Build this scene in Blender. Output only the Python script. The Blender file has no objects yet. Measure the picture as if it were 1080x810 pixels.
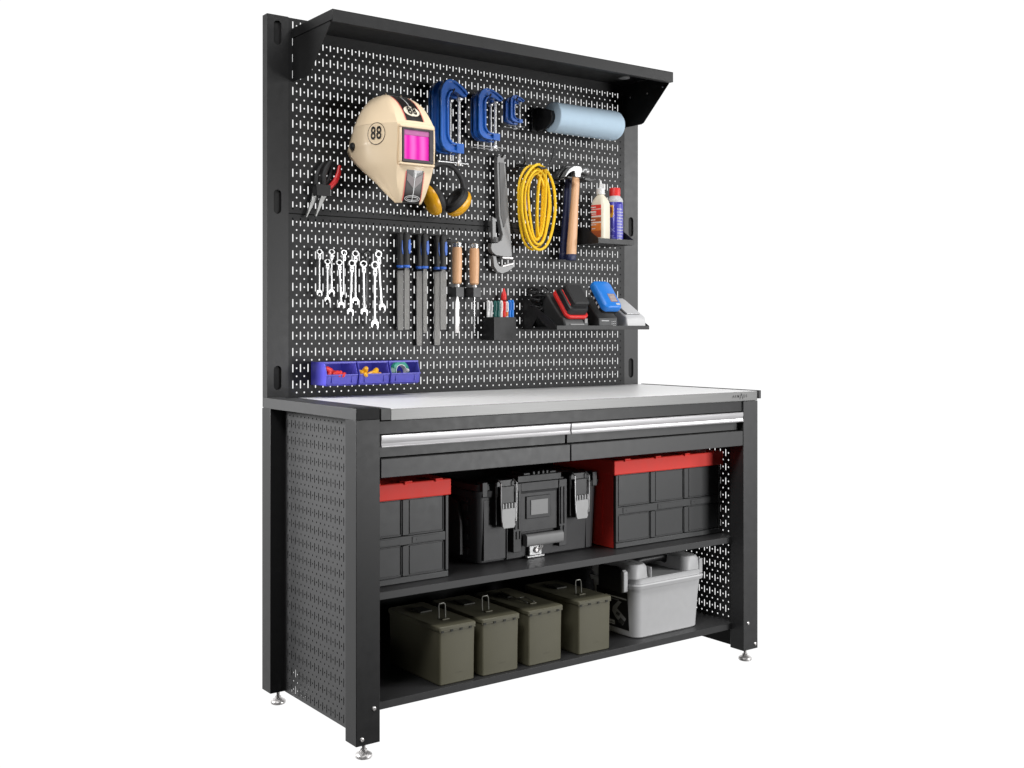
import bpy, bmesh, math, random
from mathutils import Vector, Matrix
from mathutils.bvhtree import BVHTree
R = math.radians
rnd = random.Random(7)
S = bpy.context.scene
COL = S.collection

# ------------------------------------------------------------------ camera, world, lights, exposure
cam_d = bpy.data.cameras.new('camera')
cam = bpy.data.objects.new('camera', cam_d)
COL.objects.link(cam)
cam.location = (-1.3883, -2.5636, 1.0770)
cam.rotation_euler = (R(90), 0, -0.6340)
cam_d.sensor_width = 36
cam_d.lens = 36 * 1186.57 / 1080
cam_d.shift_y = -(405 - 346.05) / 1080
cam_d.clip_start = 0.05
cam_d.clip_end = 100
S.camera = cam

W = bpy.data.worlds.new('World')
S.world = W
W.use_nodes = True
nt = W.node_tree
nt.nodes.clear()
wo = nt.nodes.new('ShaderNodeOutputWorld')
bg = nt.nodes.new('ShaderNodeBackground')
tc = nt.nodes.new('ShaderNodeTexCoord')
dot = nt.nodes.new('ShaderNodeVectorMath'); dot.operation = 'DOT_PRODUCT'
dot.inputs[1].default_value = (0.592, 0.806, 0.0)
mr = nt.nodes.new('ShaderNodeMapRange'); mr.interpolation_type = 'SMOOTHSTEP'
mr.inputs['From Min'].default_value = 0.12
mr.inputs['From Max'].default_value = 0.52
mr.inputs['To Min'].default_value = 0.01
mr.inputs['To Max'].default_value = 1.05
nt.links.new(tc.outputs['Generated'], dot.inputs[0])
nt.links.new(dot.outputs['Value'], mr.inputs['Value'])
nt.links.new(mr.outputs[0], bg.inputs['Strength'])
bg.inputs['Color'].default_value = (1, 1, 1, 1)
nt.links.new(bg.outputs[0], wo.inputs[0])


def area(name, loc, target, sx, sy, power, col=(1, 1, 1)):
    d = bpy.data.lights.new(name, 'AREA')
    d.shape = 'RECTANGLE'; d.size = sx; d.size_y = sy; d.energy = power; d.color = col
    o = bpy.data.objects.new(name, d)
    COL.objects.link(o)
    o.location = loc
    o.rotation_euler = (Vector(target) - Vector(loc)).to_track_quat('-Z', 'Y').to_euler()
    return o


area('key_softbox', (3.15, -3.9, 0.68), (0.9, 0.3, 0.6), 1.2, 1.1, 118)
area('left_fill_softbox', (-2.6, -3.0, 0.75), (0.8, 0.2, 0.5), 0.8, 0.8, 6)
area('high_left_softbox', (-1.2, -0.9, 2.9), (0.6, 0.5, 1.4), 0.8, 0.7, 38)
area('top_softbox', (1.1, -1.0, 3.3), (0.9, 0.2, 0.9), 1.6, 0.6, 30)
area('side_softbox', (-1.9, 1.3, 1.55), (0.0, 0.28, 0.60), 0.8, 0.8, 14.5).data.spread = R(56)
area('right_softbox', (4.3, -2.7, 2.1), (1.2, 0.5, 1.45), 0.9, 1.2, 70)

S.view_settings.view_transform = 'Standard'
S.view_settings.look = 'None'
S.view_settings.exposure = 0.0
S.view_settings.gamma = 1.0
S.render.engine = 'CYCLES'
S.cycles.max_bounces = 6

# ------------------------------------------------------------------ materials
MATS = {}


def mat(name, col, rough=0.5, metal=0.0, spec=0.5, noise=0.06, nscale=40, bump=0.0, bscale=900,
        trans=0.0, aniso=None, coat=0.0, alpha=None, col2=None, wave=None, bdist=0.0004):
    if name in MATS:
        return MATS[name]
    m = bpy.data.materials.new(name)
    m.use_nodes = True
    t = m.node_tree
    b = t.nodes['Principled BSDF']
    b.inputs['Roughness'].default_value = rough
    b.inputs['Metallic'].default_value = metal
    b.inputs['Specular IOR Level'].default_value = spec
    b.inputs['Transmission Weight'].default_value = trans
    b.inputs['Coat Weight'].default_value = coat
    c = t.nodes.new('ShaderNodeTexCoord')
    n = t.nodes.new('ShaderNodeTexNoise')
    n.inputs['Scale'].default_value = nscale
    n.inputs['Detail'].default_value = 5
    mp = t.nodes.new('ShaderNodeMapping')
    t.links.new(c.outputs['Object'], mp.inputs[0])
    t.links.new(mp.outputs[0], n.inputs['Vector'])
    if aniso:
        mp.inputs['Scale'].default_value = aniso
    mx = t.nodes.new('ShaderNodeMix'); mx.data_type = 'RGBA'
    c2 = col2 if col2 else tuple(min(1, x * (1 + noise * 2.4)) for x in col)
    c1 = col if col2 else tuple(x * (1 - noise * 2.4) for x in col)
    mx.inputs[6].default_value = (*c1, 1)
    mx.inputs[7].default_value = (*c2, 1)
    t.links.new(n.outputs['Fac'], mx.inputs[0])
    t.links.new(mx.outputs[2], b.inputs['Base Color'])
    rr = t.nodes.new('ShaderNodeMapRange')
    rr.inputs['To Min'].default_value = max(0, rough - 0.07)
    rr.inputs['To Max'].default_value = min(1, rough + 0.07)
    t.links.new(n.outputs['Fac'], rr.inputs['Value'])
    t.links.new(rr.outputs[0], b.inputs['Roughness'])
    if bump:
        n2 = t.nodes.new('ShaderNodeTexNoise')
        n2.inputs['Scale'].default_value = bscale
        n2.inputs['Detail'].default_value = 3
        t.links.new(mp.outputs[0], n2.inputs['Vector'])
        bp = t.nodes.new('ShaderNodeBump')
        bp.inputs['Strength'].default_value = bump
        bp.inputs['Distance'].default_value = bdist
        t.links.new(n2.outputs['Fac'], bp.inputs['Height'])
        t.links.new(bp.outputs[0], b.inputs['Normal'])
    if wave:
        wv = t.nodes.new('ShaderNodeTexWave')
        wv.wave_type = 'BANDS'; wv.bands_direction = 'DIAGONAL'
        wv.inputs['Scale'].default_value = wave
        wv.inputs['Distortion'].default_value = 0.3
        t.links.new(c.outputs['Object'], wv.inputs[0])
        bp = t.nodes.new('ShaderNodeBump')
        bp.inputs['Strength'].default_value = 0.6
        bp.inputs['Distance'].default_value = bdist
        t.links.new(wv.outputs['Fac'], bp.inputs['Height'])
        t.links.new(bp.outputs[0], b.inputs['Normal'])
    MATS[name] = m
    return m


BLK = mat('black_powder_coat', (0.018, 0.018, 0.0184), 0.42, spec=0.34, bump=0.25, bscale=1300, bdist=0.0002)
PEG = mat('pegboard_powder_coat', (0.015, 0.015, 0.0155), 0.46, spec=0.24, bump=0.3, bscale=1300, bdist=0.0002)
DGR = mat('lighter_powder_coat', (0.038, 0.038, 0.0388), 0.45, spec=0.44, bump=0.25, bscale=1300, bdist=0.0002)
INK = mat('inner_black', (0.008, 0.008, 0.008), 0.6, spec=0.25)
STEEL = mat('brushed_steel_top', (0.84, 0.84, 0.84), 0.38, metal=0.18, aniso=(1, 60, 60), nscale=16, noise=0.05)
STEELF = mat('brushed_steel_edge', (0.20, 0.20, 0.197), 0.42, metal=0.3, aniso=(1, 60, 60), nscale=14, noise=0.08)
ALU = mat('brushed_aluminium', (0.62, 0.61, 0.62), 0.34, metal=0.5, aniso=(1, 70, 70), nscale=12, noise=0.06)
CHROME = mat('chrome', (0.66, 0.66, 0.66), 0.22, metal=0.85, noise=0.02)
ZINC = mat('zinc_plate', (0.74, 0.72, 0.71), 0.35, metal=0.6, noise=0.04)
ROD = mat('bright_plated_rod', (0.64, 0.64, 0.64), 0.30, metal=0.65, noise=0.04)
TSH = mat('top_shelf_powder_coat', (0.012, 0.012, 0.0122), 0.45, spec=0.35, bump=0.25, bscale=1300, bdist=0.0002)
CAST = mat('grey_cast_iron', (0.19, 0.19, 0.19), 0.45, metal=0.45, bump=0.3, bscale=500, noise=0.08)
FILE = mat('file_steel', (0.25, 0.245, 0.235), 0.48, metal=0.6, wave=420, noise=0.06, bdist=0.0005)
BPL = mat('black_plastic', (0.012, 0.012, 0.013), 0.40, bump=0.15, bscale=700)
BRB = mat('black_rubber', (0.014, 0.014, 0.015), 0.6)
GPL = mat('charcoal_plastic', (0.034, 0.035, 0.036), 0.46, bump=0.2, bscale=800)
TBX = mat('toolbox_plastic', (0.030, 0.030, 0.032), 0.48, bump=0.35, bscale=800)
MGR = mat('mid_grey_plastic', (0.27, 0.27, 0.27), 0.5)
LGR = mat('light_grey_plastic', (0.56, 0.56, 0.565), 0.42, bump=0.1, bscale=500, noise=0.02)
WHP = mat('white_plastic', (0.80, 0.80, 0.79), 0.35, noise=0.02)
CREAMB = mat('cream_bottle', (0.80, 0.74, 0.60), 0.35, noise=0.02)
RED = mat('red_plastic', (0.72, 0.025, 0.022), 0.42, noise=0.04)
CRED = mat('crate_red_plastic', (0.95, 0.055, 0.04), 0.55, spec=0.30, noise=0.04, bump=0.1, bscale=500)
RGR = mat('red_grip', (0.62, 0.010, 0.014), 0.38)
BLUE = mat('blue_enamel', (0.012, 0.105, 0.44), 0.3, coat=0.3, noise=0.06)
TBLUE = mat('tool_blue_plastic', (0.01, 0.19, 0.66), 0.35, noise=0.05)
HBLUE = mat('handle_blue', (0.02, 0.12, 0.55), 0.4)
NAVY = mat('navy_rubber', (0.012, 0.018, 0.07), 0.5)
BIN = mat('bin_violet_blue', (0.065, 0.060, 0.44), 0.42, noise=0.04)
YEL = mat('yellow_plastic', (0.85, 0.42, 0.012), 0.32, noise=0.03)
YROPE = mat('yellow_cord', (0.94, 0.58, 0.015), 0.45, noise=0.05, nscale=120, bump=0.6, bscale=420, bdist=0.0008)
WOOD = mat('pale_wood', (0.62, 0.33, 0.16), 0.42, aniso=(14, 14, 1), nscale=30, col2=(0.78, 0.47, 0.27))
PAPERB = mat('blue_paper_towel', (0.50, 0.64, 0.76), 0.9, spec=0.1, bump=0.5, bscale=260, bdist=0.0008, noise=0.02)
CREAM = mat('helmet_cream', (0.88, 0.70, 0.48), 0.42, coat=0.08, spec=0.3, noise=0.02, nscale=12)
HBLK = mat('helmet_black_paint', (0.02, 0.017, 0.016), 0.3, coat=0.3)
PINK = mat('helmet_pink_line', (0.75, 0.16, 0.14), 0.4)
OLIVE = mat('olive_plastic', (0.119, 0.112, 0.074), 0.5, noise=0.07, nscale=9, bump=0.25, bscale=300)
OLIVED = mat('olive_dark_slot', (0.02, 0.02, 0.014), 0.6)
GREEN = mat('green_plastic', (0.006, 0.13, 0.10), 0.4)
PGREEN = mat('pen_green', (0.01, 0.10, 0.09), 0.4)
TGRN = mat('tape_green', (0.02, 0.30, 0.22), 0.45)
CANB = mat('can_blue', (0.035, 0.030, 0.33), 0.28, metal=0.1, coat=0.3)
CANT = mat('can_pale_print', (0.26, 0.26, 0.66), 0.4)
LORG = mat('label_orange', (0.80, 0.22, 0.04), 0.45, noise=0.12, nscale=120)
LRED = mat('label_red', (0.80, 0.05, 0.035), 0.45)
LBRN = mat('label_brown', (0.45, 0.10, 0.03), 0.45, noise=0.15, nscale=150)
CLEAR = mat('violet_clear_plastic', (0.45, 0.42, 0.62), 0.2)
GLASS = bpy.data.materials.new('magenta_filter_glass')
GLASS.use_nodes = True
_t = GLASS.node_tree; _b = _t.nodes['Principled BSDF']
_c = _t.nodes.new('ShaderNodeTexCoord'); _w = _t.nodes.new('ShaderNodeTexWave'); _m = _t.nodes.new('ShaderNodeMix'); _m.data_type = 'RGBA'
_w.inputs['Scale'].default_value = 9; _w.inputs['Distortion'].default_value = 1.0
_t.links.new(_c.outputs['Object'], _w.inputs[0]); _t.links.new(_w.outputs['Fac'], _m.inputs[0])
_m.inputs[6].default_value = (0.80, 0.02, 0.44, 1); _m.inputs[7].default_value = (0.95, 0.16, 0.62, 1)
_t.links.new(_m.outputs[2], _b.inputs['Base Color']); _b.inputs['Roughness'].default_value = 0.18; _b.inputs['Coat Weight'].default_value = 0.6


# ------------------------------------------------------------------ mesh builder
class MB:
    def __init__(s, xf=None):
        s.v = []; s.f = []; s.m = []; s.xf = xf

    def add(s, vs, fs, m=0):
        n = len(s.v)
        for p in vs:
            p = Vector(p)
            s.v.append(s.xf @ p if s.xf else p)
        for f in fs:
            s.f.append([n + i for i in f]); s.m.append(m)
        return s

    def box(s, x0, x1, y0, y1, z0, z1, m=0):
        vs = [(x0, y0, z0), (x1, y0, z0), (x1, y1, z0), (x0, y1, z0), (x0, y0, z1), (x1, y0, z1), (x1, y1, z1), (x0, y1, z1)]
        return s.add(vs, [(0, 3, 2, 1), (4, 5, 6, 7), (0, 1, 5, 4), (1, 2, 6, 5), (2, 3, 7, 6), (3, 0, 4, 7)], m)

    def prism(s, poly, axis, a, b, m=0):
        def P(p, t):
            return {'x': (t, p[0], p[1]), 'y': (p[0], t, p[1]), 'z': (p[0], p[1], t)}[axis]
        n = len(poly)
        vs = [P(p, a) for p in poly] + [P(p, b) for p in poly]
        fs = [tuple(range(n)), tuple(range(2 * n - 1, n - 1, -1))] + [(i, i + n, (i + 1) % n + n, (i + 1) % n) for i in range(n)]
        return s.add(vs, fs, m)

    def loft(s, rings, m=0, caps=True, closed=True, ms=None):
        n = len(rings[0]); vs = [p for r in rings for p in r]; fs = []; mm = []
        for k in range(len(rings) - 1):
            for i in range(n if closed else n - 1):
                j = (i + 1) % n
                fs.append((k * n + i, k * n + j, (k + 1) * n + j, (k + 1) * n + i))
                mm.append(ms[k] if ms else m)
        if caps:
            fs.append(tuple(range(n - 1, -1, -1))); mm.append(ms[0] if ms else m)
            fs.append(tuple((len(rings) - 1) * n + i for i in range(n))); mm.append(ms[-1] if ms else m)
        b = len(s.v)
        for p in vs:
            p = Vector(p); s.v.append(s.xf @ p if s.xf else p)
        for f, q in zip(fs, mm):
            s.f.append([b + i for i in f]); s.m.append(q)
        return s

    def lathe(s, prof, o=(0, 0, 0), axis='z', n=28, m=0, ms=None, sx=1, sy=1):
        rings = []
        for r, h in prof:
            ring = []
            for i in range(n):
                a = 2 * math.pi * i / n
                c, q = max(r, 1e-5) * math.cos(a) * sx, max(r, 1e-5) * math.sin(a) * sy
                p = {'z': (c, q, h), 'x': (h, c, q), 'y': (q, h, c)}[axis]
                ring.append((o[0] + p[0], o[1] + p[1], o[2] + p[2]))
            rings.append(ring)
        return s.loft(rings, m, ms=ms, caps=prof[0] != prof[-1])

    def tube(s, path, r, n=10, closed=False, m=0, flat=1.0):
        P = [Vector(p) for p in path]; k = len(P)
        rs = r if isinstance(r, (list, tuple)) else [r] * k
        rings = []; up = None
        for i in range(k):
            a = P[(i - 1) % k] if closed else P[max(i - 1, 0)]
            b = P[(i + 1) % k] if closed else P[min(i + 1, k - 1)]
            t = (b - a).normalized()
            if up is None:
                up = Vector((0, 1, 0)) if abs(t.y) < 0.9 else Vector((1, 0, 0))
            u = (up - t * up.dot(t)).normalized(); up = u
            w = t.cross(u)
            rings.append([P[i] + u * rs[i] * flat * math.cos(2 * math.pi * j / n) + w * rs[i] * math.sin(2 * math.pi * j / n) for j in range(n)])
        if closed:
            rings.append(rings[0])
        return s.loft(rings, m, caps=not closed)

    def cyl(s, p0, p1, r, r1=None, n=24, m=0):
        return s.tube([p0, p1], [r, r if r1 is None else r1], n, m=m)

    def cell(s, u0, u1, v0, v1, hole, P, th, m=0):
        """rectangular cell of a sheet with an 8-point hole; P(u, v, d) gives the point at depth d"""
        c = [(u0, v0), (u1, v0), (u1, v1), (u0, v1)]
        vs = [P(u, v, 0) for u, v in c] + [P(u, v, 0) for u, v in hole] + [P(u, v, th) for u, v in c] + [P(u, v, th) for u, v in hole]
        h = 4; fs = []
        fr = [(0, 1, h + 2, h + 1, h + 0), (1, 2, h + 4, h + 3, h + 2), (2, 3, h + 6, h + 5, h + 4), (3, 0, h + 0, h + 7, h + 6)]
        fs += fr + [tuple(i + 12 for i in reversed(f)) for f in fr]
        fs += [(h + i, h + (i + 1) % 8, h + (i + 1) % 8 + 12, h + i + 12) for i in range(8)]
        return s.add(vs, fs, m)

    def build(s, name, mats, parent=None, bevel=0.0, seg=2, smooth=35, world=False, recalc=True, sub=0):
        me = bpy.data.meshes.new(name)
        off = Vector((0, 0, 0))
        if world and parent:
            q = parent
            while q:
                off += q.location; q = q.parent
        me.from_pydata([tuple(p - off) for p in s.v], [], s.f)
        if not isinstance(mats, (list, tuple)):
            mats = [mats]
        for q in mats:
            me.materials.append(q)
        for p, i in zip(me.polygons, s.m):
            p.material_index = i
            p.use_smooth = smooth > 0
        if recalc:
            bm = bmesh.new(); bm.from_mesh(me)
            bmesh.ops.remove_doubles(bm, verts=bm.verts, dist=1e-6)
            bmesh.ops.recalc_face_normals(bm, faces=bm.faces)
            bm.to_mesh(me); bm.free()
        if smooth > 0:
            me.set_sharp_from_angle(angle=R(smooth))
        o = bpy.data.objects.new(name, me)
        COL.objects.link(o)
        if parent:
            o.parent = parent
        if sub:
            md = o.modifiers.new('subdivision', 'SUBSURF'); md.levels = sub; md.render_levels = sub
        if bevel:
            md = o.modifiers.new('bevel', 'BEVEL'); md.width = bevel; md.segments = seg; md.limit_method = 'ANGLE'; md.angle_limit = R(40)
        return o


def thing(name, label, cat, loc=(0, 0, 0), rot=(0, 0, 0), group=None):
    o = bpy.data.objects.new(name, None)
    o.empty_display_size = 0.03
    COL.objects.link(o)
    o.location = loc; o.rotation_euler = rot
    return tag(o, label, cat, group)


def tag(o, label, cat, group=None):
    o['label'] = label; o['category'] = cat
    if group:
        o['group'] = group
    return o


def dup(root, loc, label, rot=None, scale=None, group=None):
    """copy a thing with its parts and sub-parts"""
    r = root.copy(); COL.objects.link(r)
    r.location = loc; r['label'] = label
    if rot is not None: r.rotation_euler = rot
    if scale is not None: r.scale = scale
    if group: r['group'] = group

    def kids(src, dst):
        for ch in list(src.children):
            c = ch.copy(); COL.objects.link(c); c.parent = dst
            kids(ch, c)
    kids(root, r)
    return r


def rr(w, d, r, n=4, cx=0, cy=0):
    """rounded rectangle, 2D"""
    out = []
    for sx, sy, a0 in ((1, -1, -90), (1, 1, 0), (-1, 1, 90), (-1, -1, 180)):
        for k in range(n + 1):
            a = R(a0 + 90 * k / n)
            out.append((cx + sx * (w / 2 - r) + r * math.cos(a), cy + sy * (d / 2 - r) + r * math.sin(a)))
    return out


def stad(w, h, n=6, cx=0, cy=0):
    """upright stadium"""
    r = w / 2; out = []
    for k in range(n + 1):
        a = math.pi * k / n; out.append((cx + r * math.cos(a), cy + h / 2 - r + r * math.sin(a)))
    for k in range(n + 1):
        a = math.pi + math.pi * k / n; out.append((cx + r * math.cos(a), cy - h / 2 + r + r * math.sin(a)))
    return out


def text_mesh(txt, size, extrude=0.0002, bold=0.0, spacing=1.0):
    cu = bpy.data.curves.new('lettering', 'FONT')
    cu.body = txt; cu.size = size; cu.extrude = extrude; cu.align_x = 'CENTER'; cu.align_y = 'CENTER'
    cu.offset = bold; cu.space_character = spacing; cu.resolution_u = 3
    o = bpy.data.objects.new('lettering', cu); COL.objects.link(o)
    bpy.context.view_layer.update()
    me = bpy.data.meshes.new_from_object(o.evaluated_get(bpy.context.evaluated_depsgraph_get()))
    vs = [v.co.copy() for v in me.vertices]; fs = [tuple(p.vertices) for p in me.polygons]
    bpy.data.objects.remove(o); bpy.data.curves.remove(cu); bpy.data.meshes.remove(me)
    return vs, fs


def round8(cx, cy, rx, ry=None):
    ry = ry or rx
    return [(cx + rx * math.cos(R(a)), cy + ry * math.sin(R(a))) for a in (225, 270, 315, 0, 45, 90, 135, 180)]


def slot8(cx, cy, w, h):
    w /= 2; h /= 2; b = w * 0.7
    return [(cx - w, cy - h + b), (cx, cy - h), (cx + w, cy - h + b), (cx + w, cy), (cx + w, cy + h - b), (cx, cy + h), (cx - w, cy + h - b), (cx - w, cy)]


def perf(mb, P, u_slots, u_holes, hw, v_rows, v_lo, v_hi, hole_rows, sw, sh, hr, th):
    """pegboard field: slot columns (half width hw) and hole columns between them"""
    pv = v_rows[1] - v_rows[0]
    for u in u_slots:
        for i, v in enumerate(v_rows):
            a = v_lo if i == 0 else v - pv / 2
            b = v_hi if i == len(v_rows) - 1 else v + pv / 2
            mb.cell(u - hw, u + hw, a, b, slot8(u, v, sw, sh), P, th)
    hrs = sorted(hole_rows)
    for u in u_holes:
        for i, v in enumerate(hrs):
            a = v_lo if i == 0 else (v + hrs[i - 1]) / 2
            b = v_hi if i == len(hrs) - 1 else (v + hrs[i + 1]) / 2
            mb.cell(u - hw, u + hw, a, b, round8(u, v, hr), P, th)


# ------------------------------------------------------------------ workbench
WB, DB, LEG, HT = 1.524, 0.584, 0.070, 0.8695
YP = 0.577
bench = thing('workbench', 'tall black steel workbench with perforated tool wall, top shelf, two drawers and two lower shelves', 'workbench', (0, 0, 0))


def foot(x, y, leg):
    f = MB()
    f.cyl((x, y, 0.004), (x, y, -0.030), 0.0045, n=12)
    for k in range(7):
        f.cyl((x, y, -0.002 - k * 0.0035), (x, y, -0.0035 - k * 0.0035), 0.0052, n=12)
    f.cyl((x, y, -0.020), (x, y, -0.026), 0.009, n=6)
    ft = f.build('levelling_foot', ZINC, leg, world=True)
    p = MB(); p.lathe([(0.006, -0.024), (0.013, -0.027), (0.021, -0.0315), (0.0225, -0.034), (0.0225, -0.0395), (0.020, -0.042)], (x, y, 0), n=32)
    p.build('foot_pad', ZINC, ft, world=True)


legs = []
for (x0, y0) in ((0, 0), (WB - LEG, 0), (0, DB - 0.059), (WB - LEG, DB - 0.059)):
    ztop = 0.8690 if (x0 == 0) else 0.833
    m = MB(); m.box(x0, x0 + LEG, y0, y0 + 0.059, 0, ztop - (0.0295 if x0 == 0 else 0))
    leg = m.build('leg', BLK if x0 == 0 and y0 == 0 else DGR if y0 == 0 else BLK, bench, bevel=0.0012, world=True)  # right front leg gets a lighter colour in place of the light on it
    foot(x0 + LEG / 2 + (0.003 if x0 == 0 else 0.005), y0 + 0.029, leg)
    legs.append(leg)
    if y0 == 0:
        for bx, bz in (((0.052, 0.09), (0.0165, 0.0165)) if x0 == 0 else ((1.476, 0.09), (1.511, 0.016))):
            b = MB()
            b.lathe([(0.0062, 0.0), (0.0062, -0.0012), (0.0050, -0.0030), (0.0030, -0.0036), (0.0028, -0.0018)], (bx, 0, bz), axis='y', n=20)
            b.build('bolt', ZINC, leg, world=True)
m = MB(); m.box(0.0018, LEG, 0.0010, 0.058, HT - 0.0298, HT - 0.0006)
m.build('leg_cap', INK, legs[0], bevel=0.001, world=True)

# side panels, perforated, set in from the legs
us = [0.078 + 0.0249 * k for k in range(18)]
uh = [0.0905 + 0.0249 * k for k in range(17)]
for x, nrow, nm in ((0.045, 17, 'left'), (1.479, 15, 'right')):
    vr = sorted(0.7965 - 0.0484 * k for k in range(nrow))
    hr = sorted(0.8207 - 0.0242 * k for k in range(nrow * 2 + (0 if nm == 'left' else 1)))
    m = MB()
    P = (lambda u, v, d, x=x: (x + d, u, v))
    zlo, zhi = hr[0] - 0.012, 0.833
    perf(m, P, us, uh, 0.00622, vr, zlo, zhi, hr, 0.0042, 0.0245, 0.0029, 0.0012)
    ya, yb = us[0] - 0.0062, us[-1] + 0.0062
    if zlo > 0.003:
        m.box(x, x + 0.0012, ya, yb, 0.0, zlo)
    m.box(x, x + 0.0012, 0.0005, ya, 0.0, zhi)
    m.box(x, x + 0.0012, yb, DB - 0.060 + (0.03 if nm == 'right' else 0), 0.0, zhi)
    m.build('side_panel', DGR, bench, world=True, recalc=False, smooth=0)
# side rails on the left and right
m = MB(); m.box(0, 0.0016, 0.0, 0.5762, HT - 0.030, HT); m.box(0.0016, 0.052, 0.0590, 0.5762, HT - 0.030, HT)
m.build('side_rail', DGR, bench, bevel=0.001, world=True)
# seat of the worktop along the left end
m = MB(); m.box(0.0525, 0.0725, 0.012, 0.574, 0.836, 0.8565)
for k in range(6):
    m.box(0.054, 0.0715, 0.03 + k * 0.09, 0.075 + k * 0.09, 0.8565, 0.8625)
m.build('rail_channel', INK, bench, world=True)
m = MB(); m.box(0.0730, 0.1025, -0.0005, 0.573, 0.836, 0.8668)
m.build('worktop_bracket', DGR, bench, bevel=0.001, world=True)
# worktop
m = MB()
m.box(0.103, WB, 0.0008, 0.5755, 0.834, 0.8655)
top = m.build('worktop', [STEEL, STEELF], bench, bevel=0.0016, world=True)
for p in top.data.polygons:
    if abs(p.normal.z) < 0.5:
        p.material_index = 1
m = MB(); m.box(WB + 0.0004, WB + 0.0125, -0.004, 0.575, 0.840, 0.8675)
m.build('end_cap', DGR, bench, bevel=0.001, world=True)
# maker's lettering on the worktop edge
lg = MB()
x = 1.4005
for ch, sz, dx, dz in (('A', 0.0135, 0.0112, 0), ('R', 0.0135, 0.0108, 0), ('M', 0.0135, 0.0140, 0), ('\u039b', 0.0260, 0.0165, -0.0015), ('D', 0.0135, 0.0112, 0), ('S', 0.0135, 0.0100, 0)):
    vs, fs = text_mesh(ch, sz, 0.0002, 0.0002)
    if dx: x += dx / 2
    lg.add([(x + v.x, 0.0006 - v.z * 1.0, 0.8500 + dz + v.y) for v in vs], fs)
    x += dx / 2
lg.build('logo_lettering', mat('logo_dark', (0.03, 0.03, 0.03), 0.5), top, world=True, smooth=0, recalc=False)

# front rail under the worktop, drawers
m = MB(); m.box(LEG + 0.0005, WB - LEG - 0.0005, 0.006, 0.026, 0.7995, 0.8335)
m.build('front_rail', BLK, bench, bevel=0.0008, world=True)
DX = [(LEG + 0.0035, 0.7100), (0.7135, WB - LEG + 0.002)]
for i, (a, b) in enumerate(DX):
    a2 = a + (0.001 if i == 0 else 0.001); b2 = b - (0.0025 if i == 0 else 0.0055)
    m = MB()
    m.box(a2, b2, 0.022, 0.42, 0.7370, 0.7955)
    d = m.build('drawer', DGR, bench, bevel=0.001, world=True)
    h = MB()
    prof = [(0.0215, 0.7965), (0.0, 0.7965), (-0.0015, 0.7945), (-0.0010, 0.7850), (0.0010, 0.7760), (-0.0012, 0.7690), (-0.0025, 0.7672), (-0.0020, 0.7652), (0.006, 0.7652), (0.008, 0.7700), (0.0215, 0.7720)]
    h.prism(prof, 'x', a + 0.0012, b - (0.0012 if i == 0 else 0.004))
    h.build('drawer_handle', ALU, d, world=True, smooth=25)
    m = MB()
    m.box(a + 0.0008, b - (0.0008 if i == 0 else 0.0036), 0.001, 0.012, 0.6858, 0.7345)
    m.build('lower_fascia', DGR, bench, bevel=0.0008, world=True)
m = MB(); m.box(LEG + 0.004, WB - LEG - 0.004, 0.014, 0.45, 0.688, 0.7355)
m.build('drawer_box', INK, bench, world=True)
# shelves
for z, nm in ((0.375, 0), (0.084, 1)):
    m = MB()
    m.prism([(.05, z - .0205), (.05, z), (.56, z), (.56, z - .003), (.0515, z - .003), (.0515, z - .019), (.068, z - .019), (.068, z - .0205)], 'x', 0.0470, 1.4780)
    m.build('shelf', DGR if nm else DGR, bench, bevel=0.0007, world=True)
# braces behind the side panels, below the bottom shelf
for xa_, xb_, ya_ in ((0.0472, 0.050, 0.44), (1.4740, 1.4768, 0.5)):
    m = MB(); m.box(xa_, xb_, 0.0705, ya_, 0.002, 0.0800)
    m.build('lower_brace', INK, bench, world=True)
# solid sheet added behind the left panel to keep light out of the cabinet
m = MB(); m.box(0.0480, 0.0492, 0.0705, 0.5590, 0.3760, 0.6850)
m.box(0.0480, 0.0492, 0.0705, 0.5590, 0.0850, 0.3540)
m.build('light_blocker', INK, bench, world=True)
# back of the lower cabinet
m = MB(); m.box(0.0475, 1.4775, 0.5605, 0.563, 0.066, 0.832)
m.build('back_panel', INK, bench, world=True)

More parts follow.
